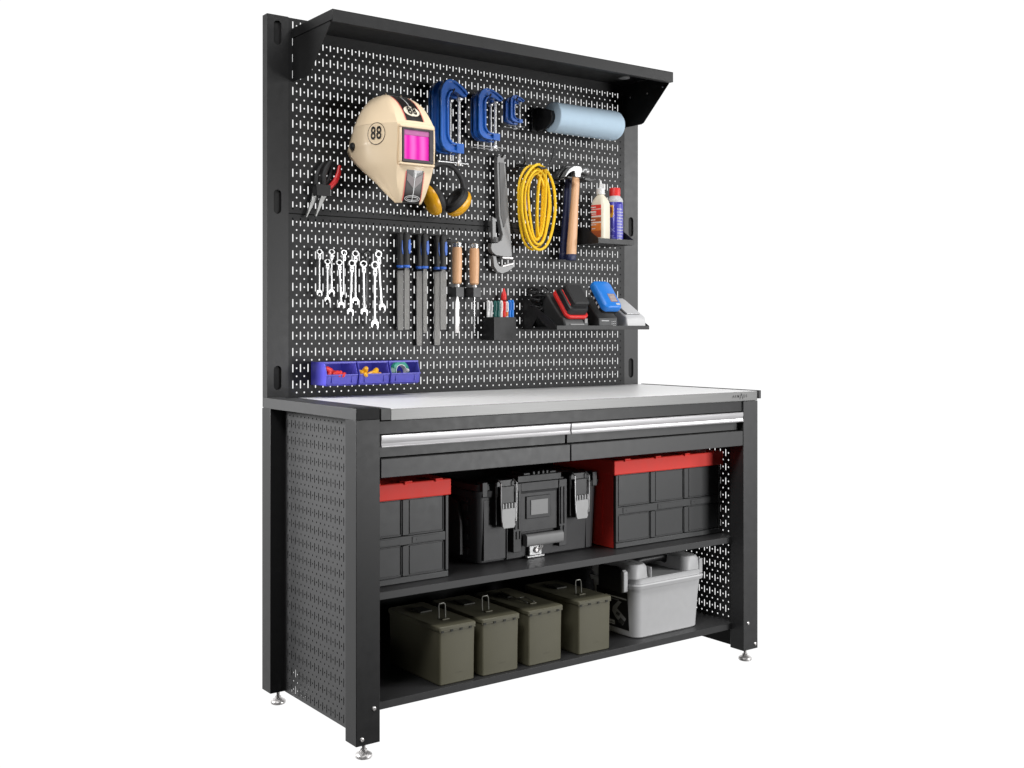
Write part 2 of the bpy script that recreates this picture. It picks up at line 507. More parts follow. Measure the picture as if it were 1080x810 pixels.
# upper posts with pressed oblong pockets
for x0 in (0.013, 1.4421):
    m = MB(); x1 = x0 + 0.0690
    cx = x0 + 0.0335
    P = lambda u, v, d: (u, YP + d, v)
    zs = [0.9275, 1.4570, 1.9650]
    zb0 = 0.8396 if x0 < 1 else 0.8335
    edges = [zb0, 1.19, 1.71, 2.018]
    for k, z in enumerate(zs):
        st = stad(0.0245, 0.073, 6, 0, 0)
        # stadium hole, drawn from lower left round to left
        hole = [(-0.0087, -0.0330), (0, -0.0365), (0.0087, -0.0330), (0.01225, 0), (0.0087, 0.0330), (0, 0.0365), (-0.0087, 0.0330), (-0.01225, 0)]
        hole = [(cx - 0.01225, z - 0.024), (cx, z - 0.0365), (cx + 0.01225, z - 0.024), (cx + 0.01225, z), (cx + 0.01225, z + 0.024), (cx, z + 0.0365), (cx - 0.01225, z + 0.024), (cx - 0.01225, z)]
        # finer outline
        def arc(sx, sz, n=5):
            out = []
            for q in range(n + 1):
                a = math.pi / 2 * q / n
                out.append((cx + sx * 0.01225 * math.cos(a), z + sz * (0.02425 + 0.01225 * math.sin(a))))
            return out
        lr = arc(1, -1); ur = arc(1, 1); ul = arc(-1, 1); ll = arc(-1, -1)
        c = [(x0, edges[k]), (x1, edges[k]), (x1, edges[k + 1]), (x0, edges[k + 1])]
        loops = [([c[0], c[1]], lr + ll[::-1][1:]), ([c[1], c[2]], ur[:1] + lr[:1]), ([c[2], c[3]], ul + ur[::-1][1:]), ([c[3], c[0]], ll[:1] + ul[:1])]
        for cor, h in loops:
            poly = cor + h
            m.add([P(u, v, 0) for u, v in poly], [tuple(range(len(poly)))])
        ring = ur + ul[::-1][1:] + ll + lr[::-1][1:]
        n = len(ring)
        m.add([P(u, v, 0) for u, v in ring] + [P(u, v, 0.007) for u, v in ring], [(i, (i + 1) % n, (i + 1) % n + n, i + n) for i in range(n)])
        m.add([P(u, v, 0.0069) for u, v in ring], [tuple(range(n))], 1)
    a, b, c_, d_ = zb0, 2.018, YP, 0.610
    m.add([(x0, c_, a), (x0, d_, a), (x0, d_, b), (x0, c_, b), (x1, c_, a), (x1, d_, a), (x1, d_, b), (x1, c_, b)],
          [(0, 1, 2, 3), (4, 7, 6, 5), (0, 4, 5, 1), (3, 2, 6, 7), (1, 5, 6, 2)])
    m.build('post', [BLK if x0 < 1 else DGR, INK], bench, world=True, smooth=30, recalc=False)  # right post coloured lighter than the left to imitate light reflected off it

# perforated tool wall: two panels
us = [0.0968 + 0.02525 * k for k in range(53)]
uh = [u + 0.012625 for u in us]
lowv = [0.9058 + 0.0494 * k for k in range(11)]
upv = [1.4488 + 0.04963 * k for k in range(12)]
for vr, zl, zh, hrows in ((lowv, 0.862, 1.4228, sorted(lowv + [(v - 0.0247) for v in lowv])),
                          (upv, 1.4256, 2.0165, sorted(upv + [(v - 0.0248) for v in upv[1:]]))):
    m = MB(); P = lambda u, v, d: (u, YP + 0.0004 + d, v)
    perf(m, P, us, uh, 0.0063125, vr, zl + 0.001, zh - 0.001, hrows, 0.0040, 0.0255, 0.0028, 0.0012)
    xa, xb = us[0] - 0.0063125, uh[-1] + 0.0063125
    m.box(0.0821, xa, YP + 0.0004, YP + 0.0016, zl + 0.001, zh - 0.001)
    m.box(xb, 1.4420, YP + 0.0004, YP + 0.0016, zl + 0.001, zh - 0.001)
    # folded rims top and bottom
    m.box(0.0821, 1.4420, YP + 0.0004, YP + 0.014, zl, zl + 0.001)
    m.box(0.0821, 1.4420, YP + 0.0004, YP + 0.014, zh - 0.001, zh)
    m.build('pegboard_panel', PEG, bench, world=True, recalc=False, smooth=0)
m = MB(); m.box(0.0821, 1.4420, YP + 0.0145, YP + 0.0155, 1.405, 1.445)
m.build('joint_strip', INK, bench, world=True)
# flanges behind the panel edges, which close the outermost holes
m = MB(); m.box(1.4165, 1.4415, YP + 0.003, YP + 0.0045, 0.88, 2.01)
m.build('post_flange', INK, bench, world=True)

# top shelf with triangular brackets
XL, XR, YS, ZS = 0.093, 1.435, 0.3114, 1.9843
m = MB()
m.box(XL, XR, YS, YP - 0.0008, ZS - 0.0015, ZS)
m.box(XL, XR, YS, YS + 0.0015, ZS - 0.036, ZS - 0.0016)
m.box(XL + 0.002, XR - 0.002, YS + 0.0016, YS + 0.020, ZS - 0.036, ZS - 0.0345)
m.box(XL, XL + 0.0015, YS + 0.0016, YP - 0.0008, ZS - 0.030, ZS - 0.0016)
m.box(XR - 0.0015, XR, YS + 0.0016, YP - 0.0008, ZS - 0.030, ZS - 0.0016)
m.box(XL + 0.002, XR - 0.002, YP - 0.0030, YP - 0.0010, ZS - 0.034, ZS - 0.0016)
tsh = m.build('top_shelf', TSH, bench, bevel=0.0006, world=True)
for x0 in (XL + 0.0022, XR - 0.0042):
    m = MB()
    poly = [(YP - 0.001, 1.8235), (0.4720, 1.8225), (0.4600, 1.8265), (0.3300, 1.9462), (0.3300, 1.9815), (YP - 0.001, 1.9815)]
    m.prism(poly, 'x', x0, x0 + 0.0018)
    xx = (x0 + 0.0018, x0 + 0.016) if x0 < 1 else (x0 - 0.014, x0)
    m.box(xx[0], xx[1], YP - 0.0026, YP - 0.001, 1.8240, 1.9480)
    m.build('shelf_bracket', TSH if x0 < 1 else INK, tsh, world=True)
for x0, y, z in ((XL + 0.004, 0.345, 1.947), (XL + 0.004, 0.39, 1.955), (XR - 0.0042, 0.36, 1.94), (XR - 0.0042, 0.44, 1.93), (XR - 0.0042, 0.53, 1.93), (XL + 0.004, 0.50, 1.93)):
    m = MB(); s_ = 1 if x0 < 1 else -1
    m.lathe([(0.0035, 0), (0.0034, 0.0015 * s_), (0.002, 0.0022 * s_)], (x0, y, z), axis='x', n=12)
    m.build('bolt', ZINC, tsh, world=True)
m = MB(); m.lathe([(0.020, ZS - 0.0016), (0.020, ZS - 0.006), (0.017, ZS - 0.007)], (1.345, 0.470, 0), n=28)
m.build('rubber_pad', MGR, tsh, world=True)

# ------------------------------------------------------------------ welding helmet
HX = 0.391
hel = thing('welding_helmet', 'cream welding helmet with magenta window, black stripe and number 88 roundels on the wall', 'welding helmet', (HX, 0.5, 1.64))
rows = [  # z, then (half width, y) for rear edge, middle of the side, front corner, front centre
    (1.802, (.026, .512), (.028, .498), (.026, .484), (0, .480)),
    (1.792, (.052, .522), (.050, .486), (.040, .452), (0, .446)),
    (1.768, (.078, .522), (.076, .466), (.054, .412), (0, .404)),
    (1.735, (.103, .514), (.100, .450), (.060, .378), (0, .370)),
    (1.697, (.122, .510), (.119, .440), (.064, .351), (0, .346)),
    (1.688, (.124, .512), (.120, .440), (.065, .346), (0, .342)),
    (1.640, (.127, .534), (.122, .440), (.066, .345), (0, .341)),
    (1.618, (.126, .545), (.119, .438), (.066, .346), (0, .342)),
    (1.590, (.122, .520), (.114, .436), (.066, .348), (0, .344)),
    (1.562, (.112, .487), (.104, .430), (.064, .352), (0, .347)),
    (1.520, (.086, .445), (.078, .414), (.058, .362), (0, .355)),
    (1.480, (.062, .412), (.057, .398), (.046, .372), (0, .365)),
    (1.456, (.042, .396), (.040, .390), (.036, .381), (0, .376)),
]


def crom(p, t):
    n = len(p) - 1
    i = min(int(t), n - 1); f = t - i
    a, b, c, d = p[max(i - 1, 0)], p[i], p[i + 1], p[min(i + 2, n)]
    return [0.5 * ((2 * b[k]) + (c[k] - a[k]) * f + (2 * a[k] - 5 * b[k] + 4 * c[k] - d[k]) * f * f + (3 * b[k] - a[k] - 3 * c[k] + d[k]) * f ** 3) for k in range(len(a))]


# full symmetrical section: left rear .. right rear
sec = []
for r in rows:
    z = r[0]
    L_ = [(-h, y, z) for h, y in r[1:4]]; Rr = [(h, y, z) for h, y in reversed(r[1:4])]
    sec.append([L_[0], L_[1], L_[2], (-.030, (r[3][1] * .35 + r[4][1] * .65), z), (0, r[4][1], z), (.030, (r[3][1] * .35 + r[4][1] * .65), z), Rr[0], Rr[1], Rr[2]])
NV, NU = 5, 5
fine = []
for i in range(9):
    col = [sec[k][i] for k in range(len(sec))]
    fine.append([crom(col, k / NV) for k in range((len(sec) - 1) * NV + 1)])
grid = []
for k in range(len(fine[0])):
    pts = [fine[i][k] for i in range(9)]
    line = []
    for seg in range(8):
        for q in range(NU):
            f = q / NU
            if seg in (1, 6):   # crisp front corner
                p = [(1 - f) * pts[seg][c] + f * pts[seg + 1][c] for c in range(3)]
                bul = 0.004 * math.sin(math.pi * f)
                p[0] += bul * (-1 if seg == 1 else 1)
            else:
                p = [(1 - f) * pts[seg][c] + f * pts[seg + 1][c] for c in range(3)]
                if seg in (0, 7): p[0] += 0.003 * math.sin(math.pi * f) * (-1 if seg == 0 else 1)
            line.append(p)
    line.append(pts[8])
    grid.append(line)
nu = len(grid[0])
m = MB(); vs = [(p[0] + HX, p[1], p[2]) for l in grid for p in l]; fs = []; ms = []
for k in range(len(grid) - 1):
    for i in range(nu - 1):
        fs.append((k * nu + i, k * nu + i + 1, (k + 1) * nu + i + 1, (k + 1) * nu + i))
        z = (grid[k][i][2] + grid[k + 1][i][2]) / 2
        xm = (grid[k][i][0] + grid[k][i + 1][0]) / 2
        black = (z > 1.702 or z < 1.552) and 15 <= i <= 24
        ms.append(1 if black else 0)
for f, q in zip(fs, ms):
    m.f.append(list(f)); m.m.append(q)
m.v = [Vector(p) for p in vs]
shell = m.build('shell', [CREAM, HBLK], hel, world=True, smooth=38)
md = shell.modifiers.new('thickness', 'SOLIDIFY'); md.thickness = 0.003; md.offset = 1 if False else -1
tree = BVHTree.FromPolygons([Vector(p) for p in vs], fs)


def wrap(vs_, dirn, off=0.0012):
    out = []
    d = Vector(dirn).normalized()
    for p in vs_:
        p = Vector(p)
        h = tree.ray_cast(p - d * 0.15, d, 0.4)
        out.append((h[0] - d * off) if h[0] else p)
    return out


def ringpts(c, ux, uz, rx, rz, n=36):
    return [Vector(c) + Vector(ux) * rx * math.cos(2 * math.pi * k / n) + Vector(uz) * rz * math.sin(2 * math.pi * k / n) for k in range(n)]


def roundel(name, c, dirn, rx, rz, size, white_field):
    d = Vector(dirn).normalized(); ux = Vector((0, 0, 1)).cross(-d).normalized()
    ux = ux if ux.x > 0 or abs(ux.x) < 1e-3 else -ux
    uz = -d.cross(ux) if (-d.cross(ux)).z < 0 else -d.cross(ux)
    uz = ux.cross(d); uz = uz if uz.z > 0 else -uz
    m = MB(); n = 36
    radii = [1.0, 0.93, 0.6, 0.3, 0.02]
    rs = [wrap(ringpts(c, ux, uz, rx * f, rz * f, n), d, 0.0010) for f in radii]
    for a in range(4):
        m.add(rs[a] + rs[a + 1], [(i, (i + 1) % n, (i + 1) % n + n, i + n) for i in range(n)], 0 if a == 0 else 1)
    vs2, fs2 = text_mesh('88', size * 1.2, 0.0, 0.0007, 1.08)
    pts = [Vector(c) + ux * v.x * .70 + uz * v.y * 1.05 for v in vs2]
    m.add(wrap(pts, d, 0.0030), fs2, 2)
    return m.build(name, [mat('roundel_line', (0.10, 0.07, 0.05), 0.4), white_field, HBLK], hel, world=True, smooth=60, recalc=False)


roundel('roundel', (HX - 0.107, 0.402, 1.662), (0.86, 0.51, 0.0), 0.0310, 0.0340, 0.044, CREAM)
roundel('roundel', (HX, 0.395, 1.722), (0.0, 0.86, -0.5), 0.0290, 0.0235, 0.036, mat('roundel_cream', (0.85, 0.78, 0.64), 0.4))
# pink pin lines and centre line on the black bands
for xo, q in ((-0.0315, 0), (0.0315, 0), (0.0, 1)):
    for z0, z1 in ((1.703, 1.790), (1.462, 1.550)):
        if q and z0 > 1.7: z0 = 1.752
        m = MB(); zz = [z0 + (z1 - z0) * k / 12 for k in range(13)]
        wdt = 0.0011 if q else 0.0014
        for k in range(12):
            quad_ = [(HX + xo - wdt, .35, zz[k]), (HX + xo + wdt, .35, zz[k]), (HX + xo + wdt, .35, zz[k + 1]), (HX + xo - wdt, .35, zz[k + 1])]
            m.add(wrap(quad_, (0, 1, 0), 0.0014), [(0, 1, 2, 3)])
        m.build('pin_stripe', WHP if q else PINK, hel, world=True)
# chin emblem: two flattened rings and a grey chevron
m = MB()
for rx, rz, zc in ((0.027, 0.0095, 1.470), (0.021, 0.0055, 1.470)):
    o_ = wrap(ringpts((HX, .37, zc), (1, 0, 0), (0, 0, 1), rx, rz), (0, 1, 0), 0.0022)
    i_ = wrap(ringpts((HX, .37, zc), (1, 0, 0), (0, 0, 1), rx - 0.0016, rz - 0.0016), (0, 1, 0), 0.0022)
    n = 36; m.add(o_ + i_, [(i, (i + 1) % n, (i + 1) % n + n, i + n) for i in range(n)], 0)
for s_ in (-1, 1):
    q = [(HX + s_ * 0.002, .37, 1.500), (HX + s_ * 0.027, .37, 1.524), (HX + s_ * 0.027, .37, 1.544), (HX + s_ * 0.002, .37, 1.530)]
    m.add(wrap(q, (0, 1, 0), 0.0018), [(0, 1, 2, 3)], 1)
m.build('emblem', [WHP, mat('helmet_grey_paint', (0.20, 0.17, 0.17), 0.4)], hel, world=True, recalc=False)
# window
m = MB(); 
for a in ((-.054, .054, 1.575, 1.5835), (-.054, .054, 1.672, 1.6775), (-.054, -.0485, 1.5837, 1.6718), (.0405, .054, 1.5837, 1.6718)):
    m.box(HX + a[0], HX + a[1], 0.3325, 0.3445, a[2], a[3])
wf = m.build('window_frame', mat('window_frame_grey', (0.055, 0.045, 0.05), 0.35), hel, world=True, bevel=0.0008)
m = MB(); m.box(HX - .0483, HX + .0403, 0.3365, 0.3400, 1.5837, 1.6560)
m.build('filter_glass', GLASS, wf, world=True)
m = MB(); m.box(HX - .0483, HX + .0403, 0.3355, 0.3400, 1.6562, 1.6718)
m.build('sensor_strip', mat('sensor_mauve', (0.50, 0.16, 0.36), 0.25), wf, world=True)
m = MB()
for a in ((-.061, .061, 1.566, 1.5745), (-.061, .061, 1.678, 1.687), (-.061, -.0545, 1.5747, 1.6778), (.0545, .061, 1.5747, 1.6778)):
    m.box(HX + a[0], HX + a[1], 0.335, 0.349, a[2], a[3])
m.build('window_surround', CREAM, hel, world=True, bevel=0.0025)
for s_ in (-1, 1):
    m = MB(); pr = []
    m.lathe([(0.012, 0), (0.0125, 0.006 * s_), (0.010, 0.010 * s_), (0.004, 0.0112 * s_)], (HX + 0.1255 * s_, 0.505, 1.634), axis='x', n=9)
    m.build('adjuster_knob', BPL, hel, world=True, smooth=20)
m = MB()
hb = [(HX + 0.075 * math.cos(R(a)), 0.525 + 0.045 * math.sin(R(a)), 1.66) for a in range(0, 360, 15)]
m.tube(hb, 0.012, 8, closed=True, flat=0.2)
m.build('headband', BPL, hel, world=True)

# ------------------------------------------------------------------ peg hooks
def hook(x, z, y1, label, group=None, r=0.0022, up=0.010):
    t = thing('peg_hook', label, 'hook', (x, YP, z), group=group)
    m = MB(); m.tube([(0, 0, 0), (0, -(YP - y1) * 0.55, 0), (0, -(YP - y1) * 0.9, 0.001), (0, -(YP - y1), up)], r, 8)
    m.build('hook_arm', BPL, t)
    return t


hook(0.405, 1.775, 0.500, 'black peg hook carrying the cream welding helmet')

# ------------------------------------------------------------------ earmuffs
em = thing('ear_defenders', 'yellow and black ear defenders hanging beside the helmet chin', 'ear defenders', (0.6035, 0.520, 1.590))
m = MB()
arc = []
for k in range(25):
    a = R(172 - 164 * k / 24)
    arc.append((0.6035 + 0.082 * math.cos(a) * (1 if a > R(90) else .98), 0.520, 1.522 + 0.092 * math.sin(a)))
m.tube(arc, 0.0095, 10, flat=0.75)
m.build('headband', BRB, em, world=True)
for sx_, cx, cz, tilt in ((-1, 0.566, 1.496, -28), (1, 0.650, 1.494, 40)):
    M_ = Matrix.Translation((cx, 0.515, cz)) @ Matrix.Rotation(R(tilt), 4, 'Y') @ Matrix.Rotation(R(8 * sx_), 4, 'Z')
    m = MB(M_); s = sx_
    m.lathe([(0.030, 0.004 * s), (0.046, 0.005 * s), (0.0475, 0.012 * s), (0.044, 0.024 * s), (0.034, 0.034 * s), (0.016, 0.039 * s), (0.001, 0.040 * s)], axis='x', n=36, sy=1.12, sx=0.86)
    cup = m.build('ear_cup', YEL, em, world=True)
    m = MB(M_)
    m.lathe([(0.022, -0.006 * s), (0.026, -0.015 * s), (0.036, -0.018 * s), (0.044, -0.012 * s), (0.046, -0.002 * s), (0.044, 0.0045 * s), (0.022, 0.004 * s)], axis='x', n=36, sy=1.12, sx=0.86)
    m.build('ear_cushion', BRB, cup, world=True)
    m = MB(M_); m.tube([(0.042 * s, 0, -0.012), (0.046 * s, 0, 0.02), (0.030 * s, 0.002, 0.056)], 0.0028, 8)
    m.build('cup_wire', BPL, em, world=True)

# ------------------------------------------------------------------ G-clamps
def make_clamp(label):
    t = thing('screw_clamp', label, 'clamp', group='blue screw clamps')
    outer = [(.105, -.040), (.096, -.028), (.075, -.013), (.055, -.003), (.036, 0), (.022, -.004), (.008, -.020), (0, -.042), (0, -.198), (.006, -.218), (.018, -.231), (.034, -.236), (.060, -.237)]
    inner = [(.060, -.206), (.046, -.204), (.036, -.194), (.031, -.178), (.031, -.064), (.036, -.048), (.048, -.038), (.062, -.040), (.080, -.050), (.098, -.052)]
    m = MB(); m.prism(outer + inner, 'y', -0.0045, 0.0045)

    def strip(line, w):
        out = []
        n = len(line)
        for i in range(n):
            a = Vector(line[max(i - 1, 0)]); b = Vector(line[min(i + 1, n - 1)])
            d = (b - a).normalized(); out.append((line[i][0] - d.y * w, line[i][1] + d.x * w))
        return out
    o2 = strip(outer, 0.0075); i2 = strip(inner, 0.0065)
    for A, B in ((outer, o2), (inner, i2)):
        m.prism(list(A) + list(reversed(B)), 'y', -0.0115, 0.0115)
    m.box(.0605, .088, -0.0125, 0.0125, -.238, -.206)
    m.build('clamp_frame', BLUE, t, bevel=0.0012)
    m = MB()
    m.cyl((.0765, 0, -.275), (.0765, 0, -.066), 0.0046, n=14)
    m.lathe([(0.004, -.068), (0.0095, -.064), (0.0098, -.057), (0.007, -.0545)], (.0765, 0, 0), n=18)
    sc = m.build('screw', ROD, t)
    m = MB(); m.lathe([(0.008, -.277), (0.0085, -.262), (0.006, -.258)], (.0765, 0, 0), n=16)
    m.cyl((-0.002, 0, -.2685), (.108, 0, -.2685), 0.0022, n=10)
    for x_ in (-0.003, .109):
        m.cyl((x_ - .002, 0, -.2685), (x_ + .002, 0, -.2685), 0.0042, n=10)
    m.build('handle_bar', ROD, sc)
    return t


c0 = make_clamp('large blue screw clamp nearest the viewer, left pair beside the helmet')
spec = [(.5735, .500, 1.884, 1.0, 1.0, 'large blue screw clamp, front one of the pair directly right of the helmet'),
        (.5640, .540, 1.884, 1.0, 1.0, 'large blue screw clamp, rear one of the pair directly right of the helmet'),
        (.7215, .500, 1.873, 0.96, 0.715, 'medium blue screw clamp, front one of the middle pair'),
        (.7300, .540, 1.873, 0.96, 0.715, 'medium blue screw clamp, rear one of the middle pair'),
        (.8545, .500, 1.865, 0.56, 0.385, 'small blue screw clamp, front one of the right-hand pair'),
        (.8620, .540, 1.865, 0.56, 0.385, 'small blue screw clamp, rear one of the right-hand pair')]
for i, (x, y, z, sx_, sz_, lb) in enumerate(spec):
    if i == 0:
        c0.location = (x, y, z); c0['label'] = lb
    else:
        dup(c0, (x, y, z), lb, scale=(sx_, 1 if sz_ > .5 else .7, sz_))
for x, z, nm in ((.62, 1.842, 'large'), (.765, 1.8435, 'medium'), (.876, 1.8475, 'small')):
    hook(x, z, 0.482, 'black peg hook carrying the pair of %s blue screw clamps' % nm, r=0.003)

# ------------------------------------------------------------------ paper towel roll
rl = thing('paper_towel_roll', 'light blue paper towel roll on a black wall holder', 'paper towel', (1.187, 0.500, 1.809))
m = MB()
pr = [(0.020, -.152), (0.0505, -.152), (0.0525, -.1495), (0.0530, .128), (0.051, .140), (0.045, .149), (0.020, .152)]
m.lathe(pr + [(0.020, -.152)], axis='x', n=56)
m.build('paper', PAPERB, rl)
m = MB(); m.lathe([(0.0198, -.151), (0.0198, .151), (0.0180, .151), (0.0180, -.151), (0.0198, -.151)], axis='x', n=32)
m.build('core', mat('core_card', (0.30, 0.22, 0.15), 0.8), rl)
rh = thing('roll_holder', 'black plastic holder arm carrying the light blue paper roll', 'holder', (1.03, YP, 1.809))
m = MB()
m.box(-.030, .012, -.012, -.0005, -.044, .044)
m.prism([(-.012, -.044), (-.012, .044), (-.060, .030), (-.092, .020), (-.098, 0), (-.092, -.020), (-.060, -.036)], 'x', -.010, .004)
m.build('arm', BPL, rh, bevel=0.002)
m = MB(); m.lathe([(0.0150, .006), (0.0172, .020), (0.0172, .052), (0.012, .056)], (0, -.077, 0), axis='x', n=24)
m.build('spindle', BPL, rh)
m = MB(); m.lathe([(0.024, .0052), (0.026, .009), (0.024, .0115)], (0, -.077, 0), axis='x', n=24)
m.build('collar', BPL, rh)

# ------------------------------------------------------------------ pipe wrench
pw = thing('pipe_wrench', 'grey cast pipe wrench hanging jaw down on the tool wall', 'pipe wrench', (0.866, 0.553, 1.652))
m = MB()
def pz(pts, ox=0.866, oz=1.652): return [(x - ox, z - oz) for x, z in pts]
hl = [(.8330, 1.6550), (.8400, 1.6650), (.8560, 1.6690), (.8700, 1.6640), (.8700, 1.6560), (.8625, 1.6500), (.8640, 1.6420), (.8690, 1.6300), (.8830, 1.4700), (.8920, 1.3850), (.8960, 1.3330), (.8960, 1.3220), (.8750, 1.3190), (.8300, 1.3230), (.8120, 1.3340), (.8060, 1.3480), (.8100, 1.3640), (.8350, 1.3680), (.8500, 1.3760), (.8560, 1.3960), (.8500, 1.4150), (.8400, 1.4600), (.8370, 1.5300)]
m.prism(pz(hl), 'y', -.0105, .0105)
wb = m.build('handle', CAST, pw, bevel=0.002)
m = MB(); m.prism(pz([(.8410, 1.640), (.8600, 1.640), (.8760, 1.460), (.8600, 1.420), (.8480, 1.460)]), 'y', -.0125, -.0100)
m.build('handle_web', mat('cast_recess', (0.12, 0.12, 0.12), 0.55, metal=0.3), wb)
m = MB()
m.prism(pz([(.8150, 1.4560), (.8300, 1.4480), (.8310, 1.3780), (.8160, 1.3780)]), 'y', -.0075, .0075)
m.prism(pz([(.8160, 1.3215), (.8300, 1.3215), (.8350, 1.3000), (.8450, 1.2880), (.8600, 1.2860), (.9030, 1.2960), (.9050, 1.2860), (.8800, 1.2700), (.8550, 1.2620), (.8350, 1.2680), (.8210, 1.2860)]), 'y', -.0095, .0095)
hj = m.build('hook_jaw', CAST, pw, bevel=0.0015)
m = MB()
for k in range(9):
    xx = .8590 + k * .0050
    m.prism(pz([(xx, 1.2862 + k * .0012), (xx + .0024, 1.2920 + k * .0012), (xx + .0046, 1.2868 + k * .0012)]), 'y', -.008, .008)
    m.prism(pz([(xx - .001, 1.3196), (xx + .0014, 1.3130), (xx + .0036, 1.3196)]), 'y', -.008, .008)
m.build('jaw_teeth', ZINC, hj)
m = MB(); m.xf = None
for k in range(5):
    m.lathe([(0.0125, k * .0034), (0.0140, k * .0034 + .0010), (0.0140, k * .0034 + .0022), (0.0125, k * .0034 + .0032)], (.8300 - .866, 0, 1.3690 - 1.652), n=24)
m.build('adjusting_nut', CAST, pw)
hook(0.8530, 1.6585, 0.535, 'black peg hook carrying the grey pipe wrench', r=0.003)

# ------------------------------------------------------------------ coil of yellow cord
rp = thing('coiled_cord', 'coil of bright yellow cord hanging in a long loop on the tool wall', 'cord', (0.974, 0.515, 1.650))
m = MB(); path = []
rq = random.Random(4)
NL = 7
for l in range(NL):
    wl = 0.0765 - 0.0068 * ((l * 3) % NL) + rq.uniform(-.002, .002); hl_ = 0.154 - 0.0062 * ((l * 3) % NL) + rq.uniform(-.003, .003)
    yo = -0.022 + 0.0065 * l
    ph = rq.uniform(-.12, .12)
    for k in range(36):
        a = math.pi / 2 + 2 * math.pi * (k / 36)
        f = k / 36
        w2 = wl + 0.003 * math.sin(3 * a + ph * 6)
        sz_ = math.sin(a)
        hz = hl_ * (1 if sz_ < 0 else 0.93)
        x = w2 * math.cos(a) * (1.0 if sz_ < 0 else 0.97) + 0.004 * math.sin(a * 2 + ph * 9)
        z = hz * sz_ + ph * 0.02
        y = yo + f * 0.0065 + 0.0030 * math.sin(2 * a + l)
        if math.cos(a) < 0: pass
        path.append((x + 0.002 + (0.012 if False else 0), y, z - 0.152))
m.tube(path, 0.0048, 8)
m.build('cord_loops', YROPE, rp)
# inner strands sagging to the right
m = MB(); pa = []
for l in range(3):
    for k in range(30):
        a = math.pi / 2 - 2 * math.pi * (k / 30)
        pa.append((0.022 + (0.016 - .003 * l) * math.cos(a) + .008 * math.sin(a), -0.012 + l * 0.006 + k * .0002, -0.140 + (0.118 + .006 * l) * math.sin(a)))
m.tube(pa, 0.0040, 8)
m.build('cord_loops', YROPE, rp)
m = MB(); m.loft([[(x - .034, y + .004, z) for x, y in rr(.016 * s, .014 * s, .005 * s)] for z, s in ((-.110, .7), (-.118, 1), (-.165, 1.0), (-.172, .7))])
m.build('plug', CLEAR, rp)
ch = thing('cord_hook', 'black curved double hook carrying the yellow cord coil', 'hook', (0.974, YP, 1.640))
m = MB()
m.tube([(-.006, 0, .004), (-.006, -.045, -.004), (-.004, -.088, -.010), (.002, -.094, -.015), (.018, -.095, -.014), (.036, -.095, -.002), (.050, -.094, .018), (.059, -.092, .044), (.0615, -.090, .060), (.0605, -.088, .074)], [.0040] * 9 + [.0025], 10)
m.build('hook_arm', BPL, ch)
m = MB(); m.tube([(-.030, 0, .004), (-.034, -.040, .000), (-.044, -.066, .008), (-.052, -.072, .028), (-.055, -.072, .056)], 0.0036, 8)
m.build('hook_arm', BPL, ch)
m = MB(); m.box(-.040, .006, -.0040, -.0005, -.004, .012); m.build('hook_plate', BPL, ch)

# ------------------------------------------------------------------ hammers
def make_hammer(label, head, hand, capm):
    t = thing('claw_hammer', label, 'hammer', group='claw hammers')
    m = MB()
    cl = [(-.002, .0235), (-.018, .0210), (-.034, .0120), (-.048, -.0020), (-.060, -.0200), (-.0655, -.0300), (-.0600, -.0290), (-.0480, -.0150), (-.0360, -.0050), (-.0240, .0010), (-.0150, .0020), (-.0130, -.0180), (.0130, -.0180), (.0145, -.0040), (.0200, .0000), (.0200, .0165), (.0140, .0225)]
    m.prism(cl, 'y', -.0120, .0120)
    h = m.build('head', head, t, bevel=0.0022)
    m = MB()
    m.lathe([(.0100, .0195), (.0088, .0240), (.0090, .0300), (.0135, .0360), (.0150, .0400), (.0150, .0500), (.0140, .0520), (.001, .0521)], (0, 0, .0070), axis='x', n=28)
    m.build('striking_face', head, h)
    m = MB(); rs = []
    for z, w, d, dx in ((.020, .024, .018, 0), (-.018, .027, .020, 0), (-.045, .029, .021, -.001), (-.11, .029, .022, -.006), (-.18, .034, .024, -.012), (-.25, .037, .026, -.018), (-.290, .0375, .0265, -.021)):
        rs.append([(x + dx, y, z) for x, y in rr(w, d, min(w, d) * .46, 4)])
    m.loft(rs); m.build('handle', hand, t)
    m = MB(); rs = []
    for z, w, d, dx in ((-.2901, .0376, .0266, -.021), (-.291, .038, .028, -.0212), (-.309, .037, .028, -.0226), (-.312, .034, .025, -.0228)):
        rs.append([(x + dx, y, z) for x, y in rr(w, d, min(w, d) * .46, 4)])
    m.loft(rs); m.build('end_cap', capm, t)
    return t


HM = mat('hammer_head_steel', (0.30, 0.30, 0.30), 0.34, metal=0.6, noise=0.12, nscale=60)
HMD = mat('hammer_head_dark', (0.05, 0.05, 0.05), 0.35, metal=0.4)
hm = make_hammer('claw hammer with pale wooden handle and bright steel head, in front', HM, WOOD, NAVY)
hm.location = (1.1560, 0.515, 1.6280)
hm2 = make_hammer('claw hammer with dark head and navy blue handle, behind the wooden-handled one', HMD, NAVY, NAVY)
hm2.location = (1.1540, 0.552, 1.6330)
hh = thing('hammer_holder', 'black two-prong holder under the heads of both hammers', 'holder', (1.145, YP, 1.604))
m = MB()
m.box(-.052, -.032, -.095, -.0005, -.004, .003)
m.prism([(.022, -.0040), (.030, .0050), (.060, .0020), (.078, .0055), (.076, -.0010), (.050, -.0075)], 'y', -.095, -.014)
m.box(.030, .046, -.0135, -.0005, -.0040, .0040)
m.box(-.052, .052, -.0132, -.0005, -.016, -.0045)
m.build('bracket', BPL, hh, bevel=0.0012)

